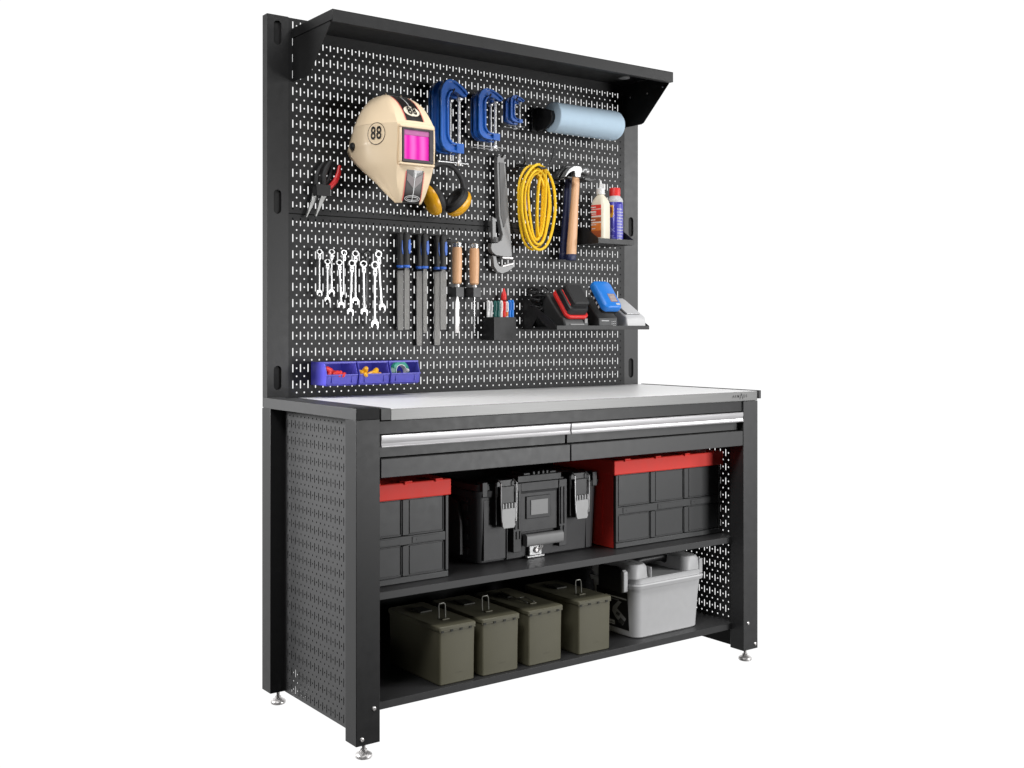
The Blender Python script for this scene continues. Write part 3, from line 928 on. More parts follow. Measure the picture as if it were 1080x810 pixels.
# ------------------------------------------------------------------ small tray shelf
ts = thing('tray_shelf', 'small black tray shelf holding the glue bottle and spray can', 'wall shelf', (1.282, YP, 1.376))
m = MB()
m.box(-.085, .085, -.137, -.0006, 0, .0015)
m.box(-.085, .085, -.1370, -.1358, .0016, .0175)
for x0 in (-.0850, .0838):
    m.prism([(-.0008, .0016), (-.1356, .0016), (-.1356, .0175), (-.0680, .0600), (-.0008, .0600)], 'x', x0, x0 + .0012)
m.box(-.0836, .0836, -.0018, -.0006, .0016, .030)
m.build('tray', BLK, ts, world=False)

# glue bottle
bt = thing('glue_bottle', 'cream plastic glue bottle with red and orange label and a pointed nozzle', 'glue bottle', (1.250, 0.490, 1.3777), (0, 0, R(-78)))
m = MB(); rs = []
for z, w, d, r in ((0, .052, .044, .010), (.003, .058, .050, .012), (.10, .058, .050, .012), (.142, .058, .050, .013), (.155, .052, .044, .016), (.166, .040, .034, .015), (.172, .028, .028, .0135), (.176, .024, .024, .0118)):
    rs.append([(x, y, z) for x, y in rr(w, d, r, 5)])
m.loft(rs); m.build('bottle', CREAMB, bt)
m = MB(); m.lathe([(.0145, .1765), (.0150, .180), (.0150, .196), (.0120, .199), (.0062, .201), (.0048, .214), (.0028, .226), (.0015, .228)], n=28)
m.build('nozzle_cap', WHP, bt)
m = MB(); m.lathe([(.0046, .1935), (.0050, .195), (.0050, .212), (.0030, .214)], (.012, .004, 0), n=16)
m.build('cap_tab', WHP, bt)
bands = [(.022, .046, 2), (.046, .060, 1), (.060, .073, 1), (.073, .078, 3), (.078, .094, 2), (.094, .100, 3), (.100, .1215, 0), (.1215, .124, 3), (.124, .138, 0)]
m = MB()
base = rr(.0586, .0506, .0123, 5)
idx = [i for i in range(len(base)) if base[i][1] < -.0135 and base[i][0] < .0285] 
seg = sorted([base[i] for i in range(len(base)) if base[i][1] < 0.0 and base[i][0] < .024], key=lambda p: math.atan2(p[1], p[0]) % (2 * math.pi))
left = [(-.0293, .0000)]
seg2 = left + [p for p in sorted(seg, key=lambda p: (math.atan2(p[1], p[0]) - math.pi) % (2 * math.pi))]
seg2 += [(.0175, -.0253)]
seg2 = [p for i, p in enumerate(seg2) if i == 0 or (Vector(p) - Vector(seg2[i - 1])).length > 1e-4]
for z0, z1, mi in bands:
    for i in range(len(seg2) - 1):
        a, b = seg2[i], seg2[i + 1]
        m.add([(a[0], a[1], z0), (b[0], b[1], z0), (b[0], b[1], z1), (a[0], a[1], z1)], [(0, 1, 2, 3)], mi)
for z0, h_, x0, w_ in ((.128, .004, -.024, .022), (.110, .0065, -.026, .026), (.104, .003, -.020, .020), (.083, .004, -.024, .020), (.066, .003, -.024, .024), (.052, .003, -.02, .016)):
    m.add([(x0, -.0257, z0), (x0 + w_, -.0257, z0), (x0 + w_, -.0257, z0 + h_), (x0, -.0257, z0 + h_)], [(0, 1, 2, 3)], 3)
m.build('label', [LRED, LORG, LBRN, mat('label_white', (0.80, 0.72, 0.66), 0.5)], bt, recalc=False)

# spray can
sc = thing('spray_can', 'blue spray can with red cap and yellow shield mark, right of the glue bottle', 'spray can', (1.3265, 0.500, 1.3777))
m = MB()
m.lathe([(.0285, 0), (.0300, .002), (.0300, .152), (.0292, .1535)], n=40)
cb = m.build('can_body', CANB, sc)
m = MB(); m.lathe([(.0291, .1536), (.0300, .1560), (.0280, .166), (.0210, .174), (.0195, .177)], n=40)
m.build('can_collar', LGR, sc)
m = MB(); m.lathe([(.0180, .1755), (.0200, .177), (.0200, .203), (.0190, .206), (.001, .2062)], n=32)
m.build('spray_cap', RED, sc)


def cylpatch(m, r, a0, a1, z0, z1, mi=0, n=10):
    vs = []
    for k in range(n + 1):
        a = R(a0 + (a1 - a0) * k / n)
        vs += [(r * math.cos(a), r * math.sin(a), z0), (r * math.cos(a), r * math.sin(a), z1)]
    m.add(vs, [(2 * k, 2 * k + 2, 2 * k + 3, 2 * k + 1) for k in range(n)], mi)


m = MB()
cylpatch(m, .0302, 168, 220, .106, .142, 0)
cylpatch(m, .0302, 174, 214, .098, .106, 0)
cylpatch(m, .0304, 175, 212, .112, .136, 1)
cylpatch(m, .0306, 181, 206, .117, .131, 2)
cylpatch(m, .0302, 240, 306, .004, .146, 3)
for k in range(23):
    cylpatch(m, .0304, 244, 300 - (k * 7 % 5) * 3, .008 + k * .0054, .0100 + k * .0054, 4 if k % 2 else 5)
for k in range(7):
    cylpatch(m, .0303, 192, 234 - (k * 3 % 4) * 5, .006 + k * .0042, .0078 + k * .0042, 4)
m.build('can_print', [YEL, LBRN, mat('print_maroon', (0.20, 0.02, 0.03), 0.4), mat('can_mid_blue', (0.06, 0.055, 0.42), 0.4), CANT, WHP], sc, recalc=False)
vs, fs = text_mesh('X', .026, 0.0, 0.0005)
m = MB()
for dx in (0,):
    pts = []
    for v in vs:
        a = R(212) + v.x / .0303
        pts.append((.0304 * math.cos(a), .0304 * math.sin(a), .052 + v.y * .75))
    m.add(pts, fs)
m.build('can_print', CANT, sc, recalc=False)

# ------------------------------------------------------------------ wrenches
def make_wrench(label):
    t = thing('combination_wrench', label, 'wrench', group='chrome combination wrenches')
    m = MB()
    m.lathe([(.0058, -.0030), (.0080, -.0030), (.0086, -.0018), (.0086, .0018), (.0080, .0030), (.0058, .0030), (.0058, -.0030)], axis='y', n=28)
    rg = m.build('ring_end', ROD, t)
    m = MB(); m.prism([(-.0036, -.0078), (.0036, -.0078), (.0046, -.0120), (.0046, -.0190), (.0030, -.0235), (-.0030, -.0235), (-.0046, -.0190), (-.0046, -.0120)], 'y', -.0040, .0040)
    m.build('flex_joint', ROD, t, bevel=0.0008)
    m = MB(); m.lathe([(.0022, -.0046), (.0022, -.0040)], (0, 0, -.0155), axis='y', n=12)
    m.build('joint_pin', mat('dark_pin', (0.05, 0.05, 0.05), 0.4), t)
    m = MB(); rs = []
    for z, w in ((-.0230, .0062), (-.03, .0052), (-.07, .0048), (-.105, .0054), (-.112, .0066)):
        rs.append([(x, y, z) for x, y in rr(w, .0038, .0014, 2)])
    m.loft(rs); m.build('shank', ROD, t)
    m = MB()
    jaw = [(-.0030, -.1105), (.0030, -.1105), (.0075, -.1150), (.0088, -.1215), (.0072, -.1290), (.0044, -.1310), (.0046, -.1240), (.0030, -.1195), (-.0010, -.1186), (-.0042, -.1212), (-.0050, -.1275), (-.0082, -.1245), (-.0086, -.1180), (-.0066, -.1130)]
    m.prism(jaw, 'y', -.0026, .0026); m.build('open_jaw', ROD, t, bevel=0.0007)
    return t


WR = [(.1701, 1.3098, 1.1841, 'upper', 'first from the left'), (.1904, 1.2793, 1.1638, 'lower', 'first from the left'), (.2113, 1.3107, 1.1867, 'upper', 'second from the left'),
      (.2306, 1.2781, 1.1474, 'lower', 'second from the left'), (.2531, 1.3100, 1.1800, 'upper', 'third from the left'), (.2740, 1.2777, 1.1268, 'lower', 'third from the left'),
      (.2934, 1.3090, 1.1615, 'upper', 'fourth from the left'), (.3150, 1.2771, 1.1272, 'lower', 'fourth from the left'), (.3346, 1.3067, 1.1504, 'upper', 'fifth from the left, dull dark finish'),
      (.3552, 1.2746, 1.0888, 'lower', 'rightmost and longest of all'), (.3751, 1.3102, 1.1414, 'upper', 'rightmost of the row')]
w0 = make_wrench('x')
for i, (x, z0, z1, row, nm) in enumerate(WR):
    s_ = (z0 - z1) / .120
    wide = min(1.15 + i * .055, 1.6)
    lb = 'chrome combination wrench in the %s row, %s' % (row, nm)
    y = 0.548 if row == 'upper' else 0.535
    rot = (0, R([0, 0, 0, -3, 0, 2, 0, -1, 0, 0, -5][i]), R([0, 0, 0, 0, 12, 0, 0, 0, 25, 0, 8][i]))
    if i == 0:
        w0.location = (x, y, z0); w0['label'] = lb; w0.scale = (wide, 1, s_)
    else:
        q = dup(w0, (x, y, z0), lb, rot=rot, scale=(wide, 1, s_))
        if i == 8:
            dk = mat('dull_dark_steel', (0.16, 0.16, 0.16), 0.35, metal=0.9)
            for c in q.children:
                c.data = c.data.copy(); c.data.materials.clear(); c.data.materials.append(dk)
    hook(x, z0 + .0042, y - .006, 'black peg hook inside the ring of the %s-row wrench, %s' % (row, nm.replace(', dull dark finish', '')), r=0.0013, up=0.001)

# ------------------------------------------------------------------ files
def make_file(label, L, w):
    t = thing('hand_file', label, 'file', group='black and blue handled files')
    m = MB(); rs = []
    for z, a, b in ((0.002, .010, .009), (0, .018, .013), (-.006, .0245, .016), (-.022, .0265, .018), (-.045, .0250, .018), (-.065, .0215, .016), (-.090, .0200, .016), (-.103, .0225, .017)):
        rs.append([(x, y, z) for x, y in rr(a, b, min(a, b) * .45, 4)])
    m.loft(rs); h = m.build('handle', BRB, t)
    m = MB(); rs = []
    for z, a, b in ((-.1032, .0228, .0172), (-.1045, .0235, .018), (-.1095, .0235, .018), (-.1115, .020, .015)):
        rs.append([(x, y, z) for x, y in rr(a, b, min(a, b) * .45, 4)])
    m.loft(rs); m.build('collar', HBLUE, h)
    m = MB(); m.prism([(.001, -.024), (.0085, -.020), (.0112, -.040), (.0100, -.064), (.004, -.068), (.000, -.050)], 'y', -.0101, -.0070)
    m.build('grip_inlay', HBLUE, h, bevel=0.001)
    m = MB(); k = w / 2
    m.prism([(-k * .6, -.1116), (k * .6, -.1116), (k, -.1160), (k, -L + .012), (k * .88, -L), (-k * .88, -L), (-k, -L + .012), (-k, -.1160)], 'y', -.0025, .0025)
    m.build('blade', FILE, t, bevel=0.0006)
    return t


for x, y, z, L, w, lb in ((.4660, .572, 1.382, .312, .0220, 'file with black and blue handle, rear one of the left pair'), (.4670, .527, 1.381, .309, .0190, 'file with black and blue handle, front one of the left pair'),
                          (.5370, .572, 1.381, .361, .0205, 'long file with black and blue handle, rear one of the middle pair'), (.5350, .527, 1.380, .318, .0150, 'file with black and blue handle, front one of the middle pair'),
                          (.6060, .572, 1.381, .360, .0230, 'long file with black and blue handle, rear one of the right pair'), (.6050, .527, 1.380, .308, .0240, 'wide file with black and blue handle, front one of the right pair')):
    f = make_file(lb, L, w); f.location = (x, y - (.006 if y > .55 else 0), z)
for x, nm in ((.4665, 'left'), (.536, 'middle'), (.6055, 'right')):
    t = thing('file_holder', 'black clip holding the %s pair of files' % nm, 'holder', (x, YP, 1.264))
    m = MB(); m.box(-.015, .015, -.0020, -.0005, -.004, .004); m.box(-.0150, -.0125, -.064, -.0022, -.003, .003); m.box(.0125, .015, -.064, -.0022, -.003, .003)
    m.build('clip', BPL, t)
hook(.634, 1.368, 0.520, 'bare black peg hook right of the files', r=0.0025, up=0.001)

# ------------------------------------------------------------------ chisels
def make_chisel(label, bw):
    t = thing('wood_chisel', label, 'chisel', group='wooden handled chisels')
    m = MB(); m.lathe([(.0150, -.016), (.0165, -.030), (.0168, -.060), (.0160, -.100), (.0150, -.124), (.0155, -.133), (.0120, -.138)], n=30)
    h = m.build('handle', WOOD, t)
    m = MB(); m.lathe([(.0152, -.0158), (.0158, -.003), (.0135, .0005), (.001, .001)], n=30)
    m.build('hoop', CHROME, h)
    m = MB(); m.lathe([(.0090, -.1382), (.0090, -.1480)], n=20)
    m.build('ferrule', ZINC, h)
    m = MB(); rs = [[(x, y, z) for x, y in rr(a, b, min(a, b) * .3, 2)] for z, a, b in ((-.1485, .008, .008), (-.185, min(bw, .010), .006), (-.200, bw, .0045), (-.298, bw, .0040), (-.300, bw, .0010))]
    m.loft(rs); m.build('blade', ZINC if bw > .01 else CHROME, t)
    return t


BLD = mat('pale_blade', (0.55, 0.55, 0.55), 0.4, metal=0.3)
a_ = make_chisel('chisel with pale wooden handle and wide blade, left of two', .0160); a_.location = (.6715, .545, 1.3610)
b_ = make_chisel('chisel with pale wooden handle and narrow blade, right of two', .0052); b_.location = (.7405, .545, 1.3600)
for x, nm in ((.6715, 'wide'), (.7405, 'narrow')):
    t = thing('chisel_holder', 'dark square block holding the %s chisel' % nm, 'holder', (x, YP, 1.196))
    m = MB()
    for bx in ((-.0155, .0155, -.0500, -.0440), (-.0155, -.0130, -.0438, -.0005), (.0130, .0155, -.0438, -.0005)):
        m.box(bx[0], bx[1], bx[2], bx[3], -.0160, .0165)
    m.build('block', DGR, t, bevel=0.0008)

# ------------------------------------------------------------------ pliers in their holder
ph = thing('plier_holder', 'dark square pocket holding two pliers at the left of the wall', 'holder', (.1800, YP, 1.4970))
m = MB()
m.box(-.0235, .0235, -.0400, -.0382, -.0175, .0175)
m.box(-.0235, -.0218, -.0380, -.0005, -.0175, .0175); m.box(.0218, .0235, -.0380, -.0005, -.0175, .0175)
m.build('pocket', BLK, ph, bevel=0.0006)


def make_pliers(label, grip_a, grip_b):
    t = thing('pliers', label, 'pliers', group='pliers in the pocket')
    for s_, gm in ((-1, grip_a), (1, grip_b)):
        m = MB()
        m.tube([(.002 * s_, 0, .010), (.012 * s_, 0, .028), (.021 * s_, 0, .052), (.022 * s_, 0, .078), (.016 * s_, 0, .104)], [.0060, .0078, .0088, .0082, .0050], 12, flat=.75)
        m.build('grip', gm, t)
    m = MB()
    m.lathe([(.0100, -.0055), (.0115, -.0040), (.0115, .0040), (.0100, .0055)], axis='y', n=20)
    m.prism([(-.0095, -.004), (.0095, -.004), (.0070, -.020), (.0016, -.078), (-.0016, -.078), (-.0070, -.020)], 'y', -.0048, .0048)
    m.build('jaws', mat('plier_steel', (0.42, 0.42, 0.41), 0.33, metal=0.8), t, bevel=0.0008)
    return t


p1 = make_pliers('needle nose pliers with red grips, nearer of the two in the pocket', BRB, RGR)
p1.location = (.1880, .552, 1.4890); p1.rotation_euler = (0, R(22), 0)
p2 = make_pliers('needle nose pliers with dark grips, farther of the two in the pocket', BRB, BRB)
p2.location = (.1660, .566, 1.4850); p2.rotation_euler = (0, R(24), 0); p2.scale = (.9, .9, 1)

# ------------------------------------------------------------------ pen cup and pens
pc = thing('pen_cup', 'dark square metal cup of pens hooked on the tool wall', 'pen cup', (.8430, YP, 1.0365))
m = MB()
m.box(-.0460, .0460, -.0670, -.0658, 0, .0775); m.box(-.0460, .0460, -.0020, -.0008, 0, .0775)
m.box(-.0460, -.0448, -.0656, -.0022, 0, .0775); m.box(.0448, .0460, -.0656, -.0022, 0, .0775); m.box(-.0446, .0446, -.0656, -.0022, 0.0, .0012)
m.build('cup', PEG, pc, bevel=0.0004)
PENS = [(-.050, .1330, WHP, 'white and grey pen at the left end of the cup', .0052), (-.0385, .131, LGR, 'pale grey pen, second from the left in the cup', .0050), (-.0235, .1320, PGREEN, 'dark green marker, left of two in the cup', .0060), (-.0110, .1320, PGREEN, 'dark green marker, right of two in the cup', .0055),
        (.0010, .1325, WHP, 'white pen between the green and red ones', .0048), (.0120, .1300, RED, 'short red pen in the middle of the cup', .0056), (.0230, .1300, WHP, 'white pen with orange mark beside the red one', .0050), (.0330, .1345, TBLUE, 'bright blue pen, left of two at the right end', .0058), (.0440, .1350, TBLUE, 'bright blue pen, right of two at the right end', .0052)]
for dx, h, mt_, lb, r_ in PENS:
    t = thing('pen', lb, 'pen', (.8462 + dx * .86, .553 - .030 * (dx + .05) / .1, 1.0380), group='pens in the metal cup')
    m = MB(); m.lathe([(r_ * .7, 0), (r_, .004), (r_, h - .006), (r_ * .9, h - .002), (r_ * .5, h)], n=18)
    m.build('barrel', mt_, t)
    m = MB(); m.box(-.0012, .0012, -r_ - .0030, -r_ - .0016, h - .034, h - .006); m.box(-.0012, .0012, -r_ - .0016, -r_ + .001, h - .009, h - .006)
    m.build('clip', mt_, t)
    if 'orange' in lb:
        m = MB(); m.lathe([(r_ + .0003, h - .050), (r_ + .0003, h - .036)], n=18); m.build('band', LORG, t)
t = thing('marker', 'tall red marker with arrow shaped tip standing above the other pens', 'marker', (.8680, .556, 1.0380), (0, R(1), 0))
m = MB(); m.lathe([(.005, 0), (.0062, .004), (.0062, .130), (.0095, .134), (.0095, .150), (.0070, .160), (.0025, .174), (.001, .176)], n=20)
m.build('barrel', RED, t)

# ------------------------------------------------------------------ charging shelf
cs = thing('tray_shelf', 'black angled tray shelf carrying the battery chargers', 'wall shelf', (1.1755, YP, 1.0720))
m = MB()
m.box(-.2105, .2105, -.1945, -.0006, 0, .0015)
m.box(-.2105, .2105, -.1945, -.1933, .0016, .0135)
for x0 in (-.2105, .2093):
    m.prism([(-.0008, .0016), (-.0400, .0016), (-.0560, .0080), (-.0850, .0440), (-.1380, .0080), (-.0562, .0078), (-.0402, .0014), (-.1932, .0014), (-.1932, .0135), (-.0008, .1215)], 'x', x0, x0 + .0012)
m.box(-.2092, .2092, -.0018, -.0006, .0016, .0070)
m.build('tray', BLK, cs)


def tilted(x, y, z, a): return Matrix.Translation((x, y, z)) @ Matrix.Rotation(R(a), 4, 'X')


c1 = thing('battery_charger', 'black battery charger with red trimmed battery on it, left on the tray', 'battery charger', (1.0620, .455, 1.0737))
m = MB()
pl = [(-.058, 0), (-.060, .016), (-.052, .040), (-.036, .046), (.010, .092), (.040, .125), (.090, .128), (.100, .120), (.100, 0)]
m.prism(pl, 'x', -.054, .054)
m.build('charger_base', GPL, c1, bevel=0.006, seg=3)
m = MB(tilted(0, -.0215, .082, 50))
# local: x width, y along the slope (up to the back), z normal
m.loft([[(x, y, z) for x, y in rr(w, l, .018, 5)] for z, w, l in ((-.004, .092, .118), (.000, .098, .124), (.008, .098, .124), (.010, .094, .120))])
bt1 = m.build('battery_trim', RED, c1)
m = MB(tilted(0, -.0215, .082, 50))
m.loft([[(x, y + .004, z) for x, y in rr(w, l, .016, 5)] for z, w, l in ((.0102, .090, .114), (.022, .088, .110), (.031, .084, .104), (.033, .078, .096))])
m.build('battery_pack', BPL, c1)
m = MB(tilted(0, -.0215, .082, 50))
m.loft([[(x + .004, y + .006, z) for x, y in rr(w, l, .008, 4)] for z, w, l in ((.0331, .070, .088), (.050, .068, .086), (.055, .058, .078))])
m.build('battery_top', BRB, c1)
m = MB(tilted(0, -.0215, .082, 50)); m.tube([(-.0440, -.044, .012), (-.0440, .050, .012)], .0022, 8); m.tube([(-.034, .040, .034), (-.034, -.030, .034)], .0018, 8)
m.build('battery_rib', RED, c1)
m = MB(); m.box(-.030, .030, -.0625, -.0600, .014, .018)
m.box(.034, .046, -.0615, -.0595, .020, .036)
m.build('charger_vent', MGR, c1)
# coiled black leads at the left of the tray
cc = thing('charger_lead', 'tangle of black charger leads behind the red trimmed battery', 'cable', (.995, .530, 1.1150))
m = MB(); pa = []
rq = random.Random(11)
for k in range(150):
    a = k * .42
    pa.append((-.004 + .016 * math.cos(a) + .010 * math.sin(a * .31), .005 + .028 * math.sin(a) + .010 * math.cos(a * .23), .012 + k * .00060 + .004 * math.sin(a * 1.7)))
m.tube(pa, .0034, 7)
m.build('lead', BRB, cc)
m = MB(); pa = [(.012 + .024 * math.cos(R(a)), -.020 + .010 * math.sin(R(a) * .5), .090 + .016 * math.sin(R(a))) for a in range(-40, 260, 15)]
m.tube(pa, .0028, 8); m.build('lead', BRB, cc)

c2 = thing('battery_charger', 'small black charger with a bright blue battery pack leaning on it', 'battery charger', (1.2030, .440, 1.0737))
m = MB()
m.prism([(-.042, 0), (-.042, .040), (-.030, .046), (.030, .110), (.060, .115), (.070, .105), (.070, 0)], 'x', -.040, .046)
cbx = m.build('charger_base', GPL, c2, bevel=0.003)
m = MB(); m.box(-.028, .006, -.0428, -.0421, .0275, .0305)
for k in range(3):
    for j in range(3):
        m.box(.018 + j * .007, .022 + j * .007, -.0428, -.0421, .010 + k * .007 + j * .001, .012 + k * .007 + j * .001)
m.build('charger_print', LGR, cbx)
Mb = tilted(-.004, -.0260, .106, 52)
m = MB(Mb); m.loft([[(x, y, z) for x, y in rr(w, l, .016, 5)] for z, w, l in ((-.012, .072, .112), (-.008, .078, .118), (.004, .080, .120))])
m.build('battery_foot', BPL, c2)
m = MB(Mb); m.loft([[(x, y, z) for x, y in rr(w, l, .018, 5)] for z, w, l in ((.0041, .083, .122), (.016, .084, .124), (.024, .078, .118), (.0275, .068, .108))])
bb = m.build('battery_pack', TBLUE, c2)
m = MB(Mb); m.box(-.004, .028, -.036, .000, .0276, .0282); m.build('battery_label', mat('taupe_label', (0.30, 0.20, 0.18), 0.5), bb)
m = MB(Mb)
for k in range(5): m.box(.000, .024, -.032 + k * .0062, -.030 + k * .0062, .0284, .0287)
m.box(.014, .030, -.050, -.042, .0270, .0281)
m.build('label_print', LGR, bb)
m = MB(Mb); 
for yy in (-.040, -.022, .000, .030): m.box(-.0415, -.0400, yy, yy + .009, -.006, .001)
m.build('contact', LGR, c2)

c3 = thing('battery_charger', 'white and silver charger with sloping top at the right end of the tray', 'battery charger', (1.3290, .455, 1.0737))
m = MB(); m.prism([(-.066, 0), (-.068, .004), (-.066, .040), (-.060, .0445), (.045, .1090), (.060, .105), (.060, 0)], 'x', -.046, .046)
cb3 = m.build('charger_body', LGR, c3, bevel=0.005, seg=3)
m = MB(tilted(-.004, -.008, .0788, 31.5)); m.box(-.026, .036, -.050, .058, -.0005, .0028)
m.build('top_plate', mat('silver_plate', (0.55, 0.55, 0.56), 0.35, metal=0.4), cb3, bevel=0.001)
m = MB(tilted(-.036, -.008, .0788, 31.5)); m.box(-.0035, .0030, -.052, .058, -.0005, .0016)
m.build('side_slot', BPL, cb3)
m = MB(); m.box(-.020, .008, .0, .030, .112, .118)

# ------------------------------------------------------------------ parts bins
bins = []
for i in range(3):
    x0 = .1560 + .1110 * i; x1 = x0 + .1050
    lb = ['violet blue parts bin holding red caps, leftmost of three', 'violet blue parts bin holding yellow caps, middle of three', 'violet blue parts bin holding a roll of green tape, rightmost of three'][i]
    t = thing('parts_bin', lb, 'parts bin', ((x0 + x1) / 2, YP, .9030), group='violet blue parts bins')
    w = (x1 - x0) / 2; th = .0025
    m = MB()
    side = [(-.0012, .0), (-.101, .0035), (-.1060, .0330), (-.0920, .0700), (-.0012, .0715)]
    m.prism(side, 'x', -w, -w + th); m.prism(side, 'x', w - th, w)
    m.prism([(-.1008, .0036), (-.0983, .0036), (-.1025, .0320), (-.1056, .0320)], 'x', -w + th + .0001, w - th - .0001)
    m.box(-w + th, w - th, -.0982, -.0012, 0.0002, th)
    m.box(-w + th, w - th, -.0040, -.0012, th + .0001, .0700)
    b = m.build('bin_body', BIN, t, bevel=0.0008)
    m = MB(); m.box(-w - .0012, w + .0012, -.0930, -.0890, .0670, .0722)
    m.prism([(-.1010, .0310), (-.1078, .0310), (-.1078, .0345), (-.1010, .0345)], 'x', -w - .001, w + .001)
    for s_ in (-1, 1):
        m.box(s_ * .034 - .0012, s_ * .034 + .0012, -.1062, -.1020, .009, .029)
    m.build('bin_rim', BIN, t, bevel=0.0006)
    bins.append(t)


def cap_nut(label, mt_):
    t = thing('twist_cap', label, 'twist cap', group='twist caps in the parts bins')
    m = MB(); m.lathe([(.0078, 0), (.0085, .002), (.0070, .012), (.0050, .018), (.002, .020)], n=12)
    m.build('cap', mt_, t, smooth=20)
    return t


rq = random.Random(3)
for bx, mt_, lb, spots in ((.2080, RED, 'red plastic twist cap heaped in the left parts bin', [(-.045, .0, .020, 1), (-.040, -.016, .025, 1), (-.030, -.004, .038, 1.3), (-.018, -.016, .030, 1.2), (-.006, .002, .026, 1.2), (.006, -.016, .022, 1), (.018, -.006, .020, 1), (.028, -.018, .018, .9), (-.028, -.022, .028, 1), (-.012, -.024, .024, 1), (-.04, .012, .03, 1)]),
                             (.3190, YEL, 'yellow plastic twist cap heaped in the middle parts bin', [(-.046, -.010, .020, 1), (-.036, -.014, .028, 1.3), (-.026, -.006, .034, 1.2), (-.014, -.016, .024, 1.1), (-.002, -.012, .020, 1), (.008, -.014, .026, 1.3), (.018, -.018, .020, 1), (-.030, -.022, .024, 1)])):
    first = None
    for dx, dy, dz, s_ in spots:
        loc = (bx + dx * .85, .503 + dy, .9075 + dz); rot = (rq.uniform(-1.2, 1.2), rq.uniform(-1.2, 1.2), 0)
        if first is None:
            first = cap_nut(lb, mt_); first.location = loc; first.rotation_euler = rot; first.scale = (s_,) * 3
        else:
            dup(first, loc, lb, rot=rot, scale=(s_,) * 3)
# filler below, the lower layers of the heaps, seen only between the caps
tp = thing('tape_roll', 'roll of green tape standing in the rightmost parts bin', 'tape roll', (.4330, .512, .9400), (R(-8), 0, R(8)))
m = MB(); m.lathe([(.0215, -.009), (.0320, -.009), (.0325, -.008), (.0325, .008), (.0320, .009), (.0215, .009), (.0215, -.009)], axis='y', n=44)
m.build('tape', TGRN, tp)
m = MB(); m.lathe([(.0200, -.0092), (.0214, -.0092), (.0214, .0092), (.0200, .0092), (.0200, -.0092)], axis='y', n=44)
m.build('core', WHP, tp)
for dx, dz, lb, mt_ in ((-.008, -.004, 'black screw fitting inside the ring of green tape, left', BPL), (.006, .002, 'grey screw fitting inside the ring of green tape, centre', LGR), (.015, -.008, 'black screw fitting inside the ring of green tape, right', BPL)):
    t = thing('screw_fitting', lb, 'fitting', (.4330 + dx, .494, .9270 + dz), (R(20), R(40 * dx / .01), 0))
    m = MB(); m.lathe([(.003, 0), (.003, .014), (.006, .015), (.0065, .021), (.004, .023)], n=10); m.build('body', mt_, t)
t = thing('green_block', 'small dark green block left of the tape roll', 'block', (.3970, .505, .9110))
m = MB(); m.prism([(-.012, 0), (.010, 0), (.012, .040), (-.006, .046), (-.014, .030)], 'y', -.012, .012); m.build('block', GREEN, t, bevel=.003)
t = thing('red_clip', 'small red clip at the back of the rightmost bin', 'clip', (.3940, .535, .9520))
m = MB(); m.prism([(-.012, 0), (.012, 0), (.010, .008), (-.010, .006)], 'y', -.006, .006); m.build('clip', mat('dull_red', (0.45, 0.05, 0.08), 0.5), t, bevel=.002)

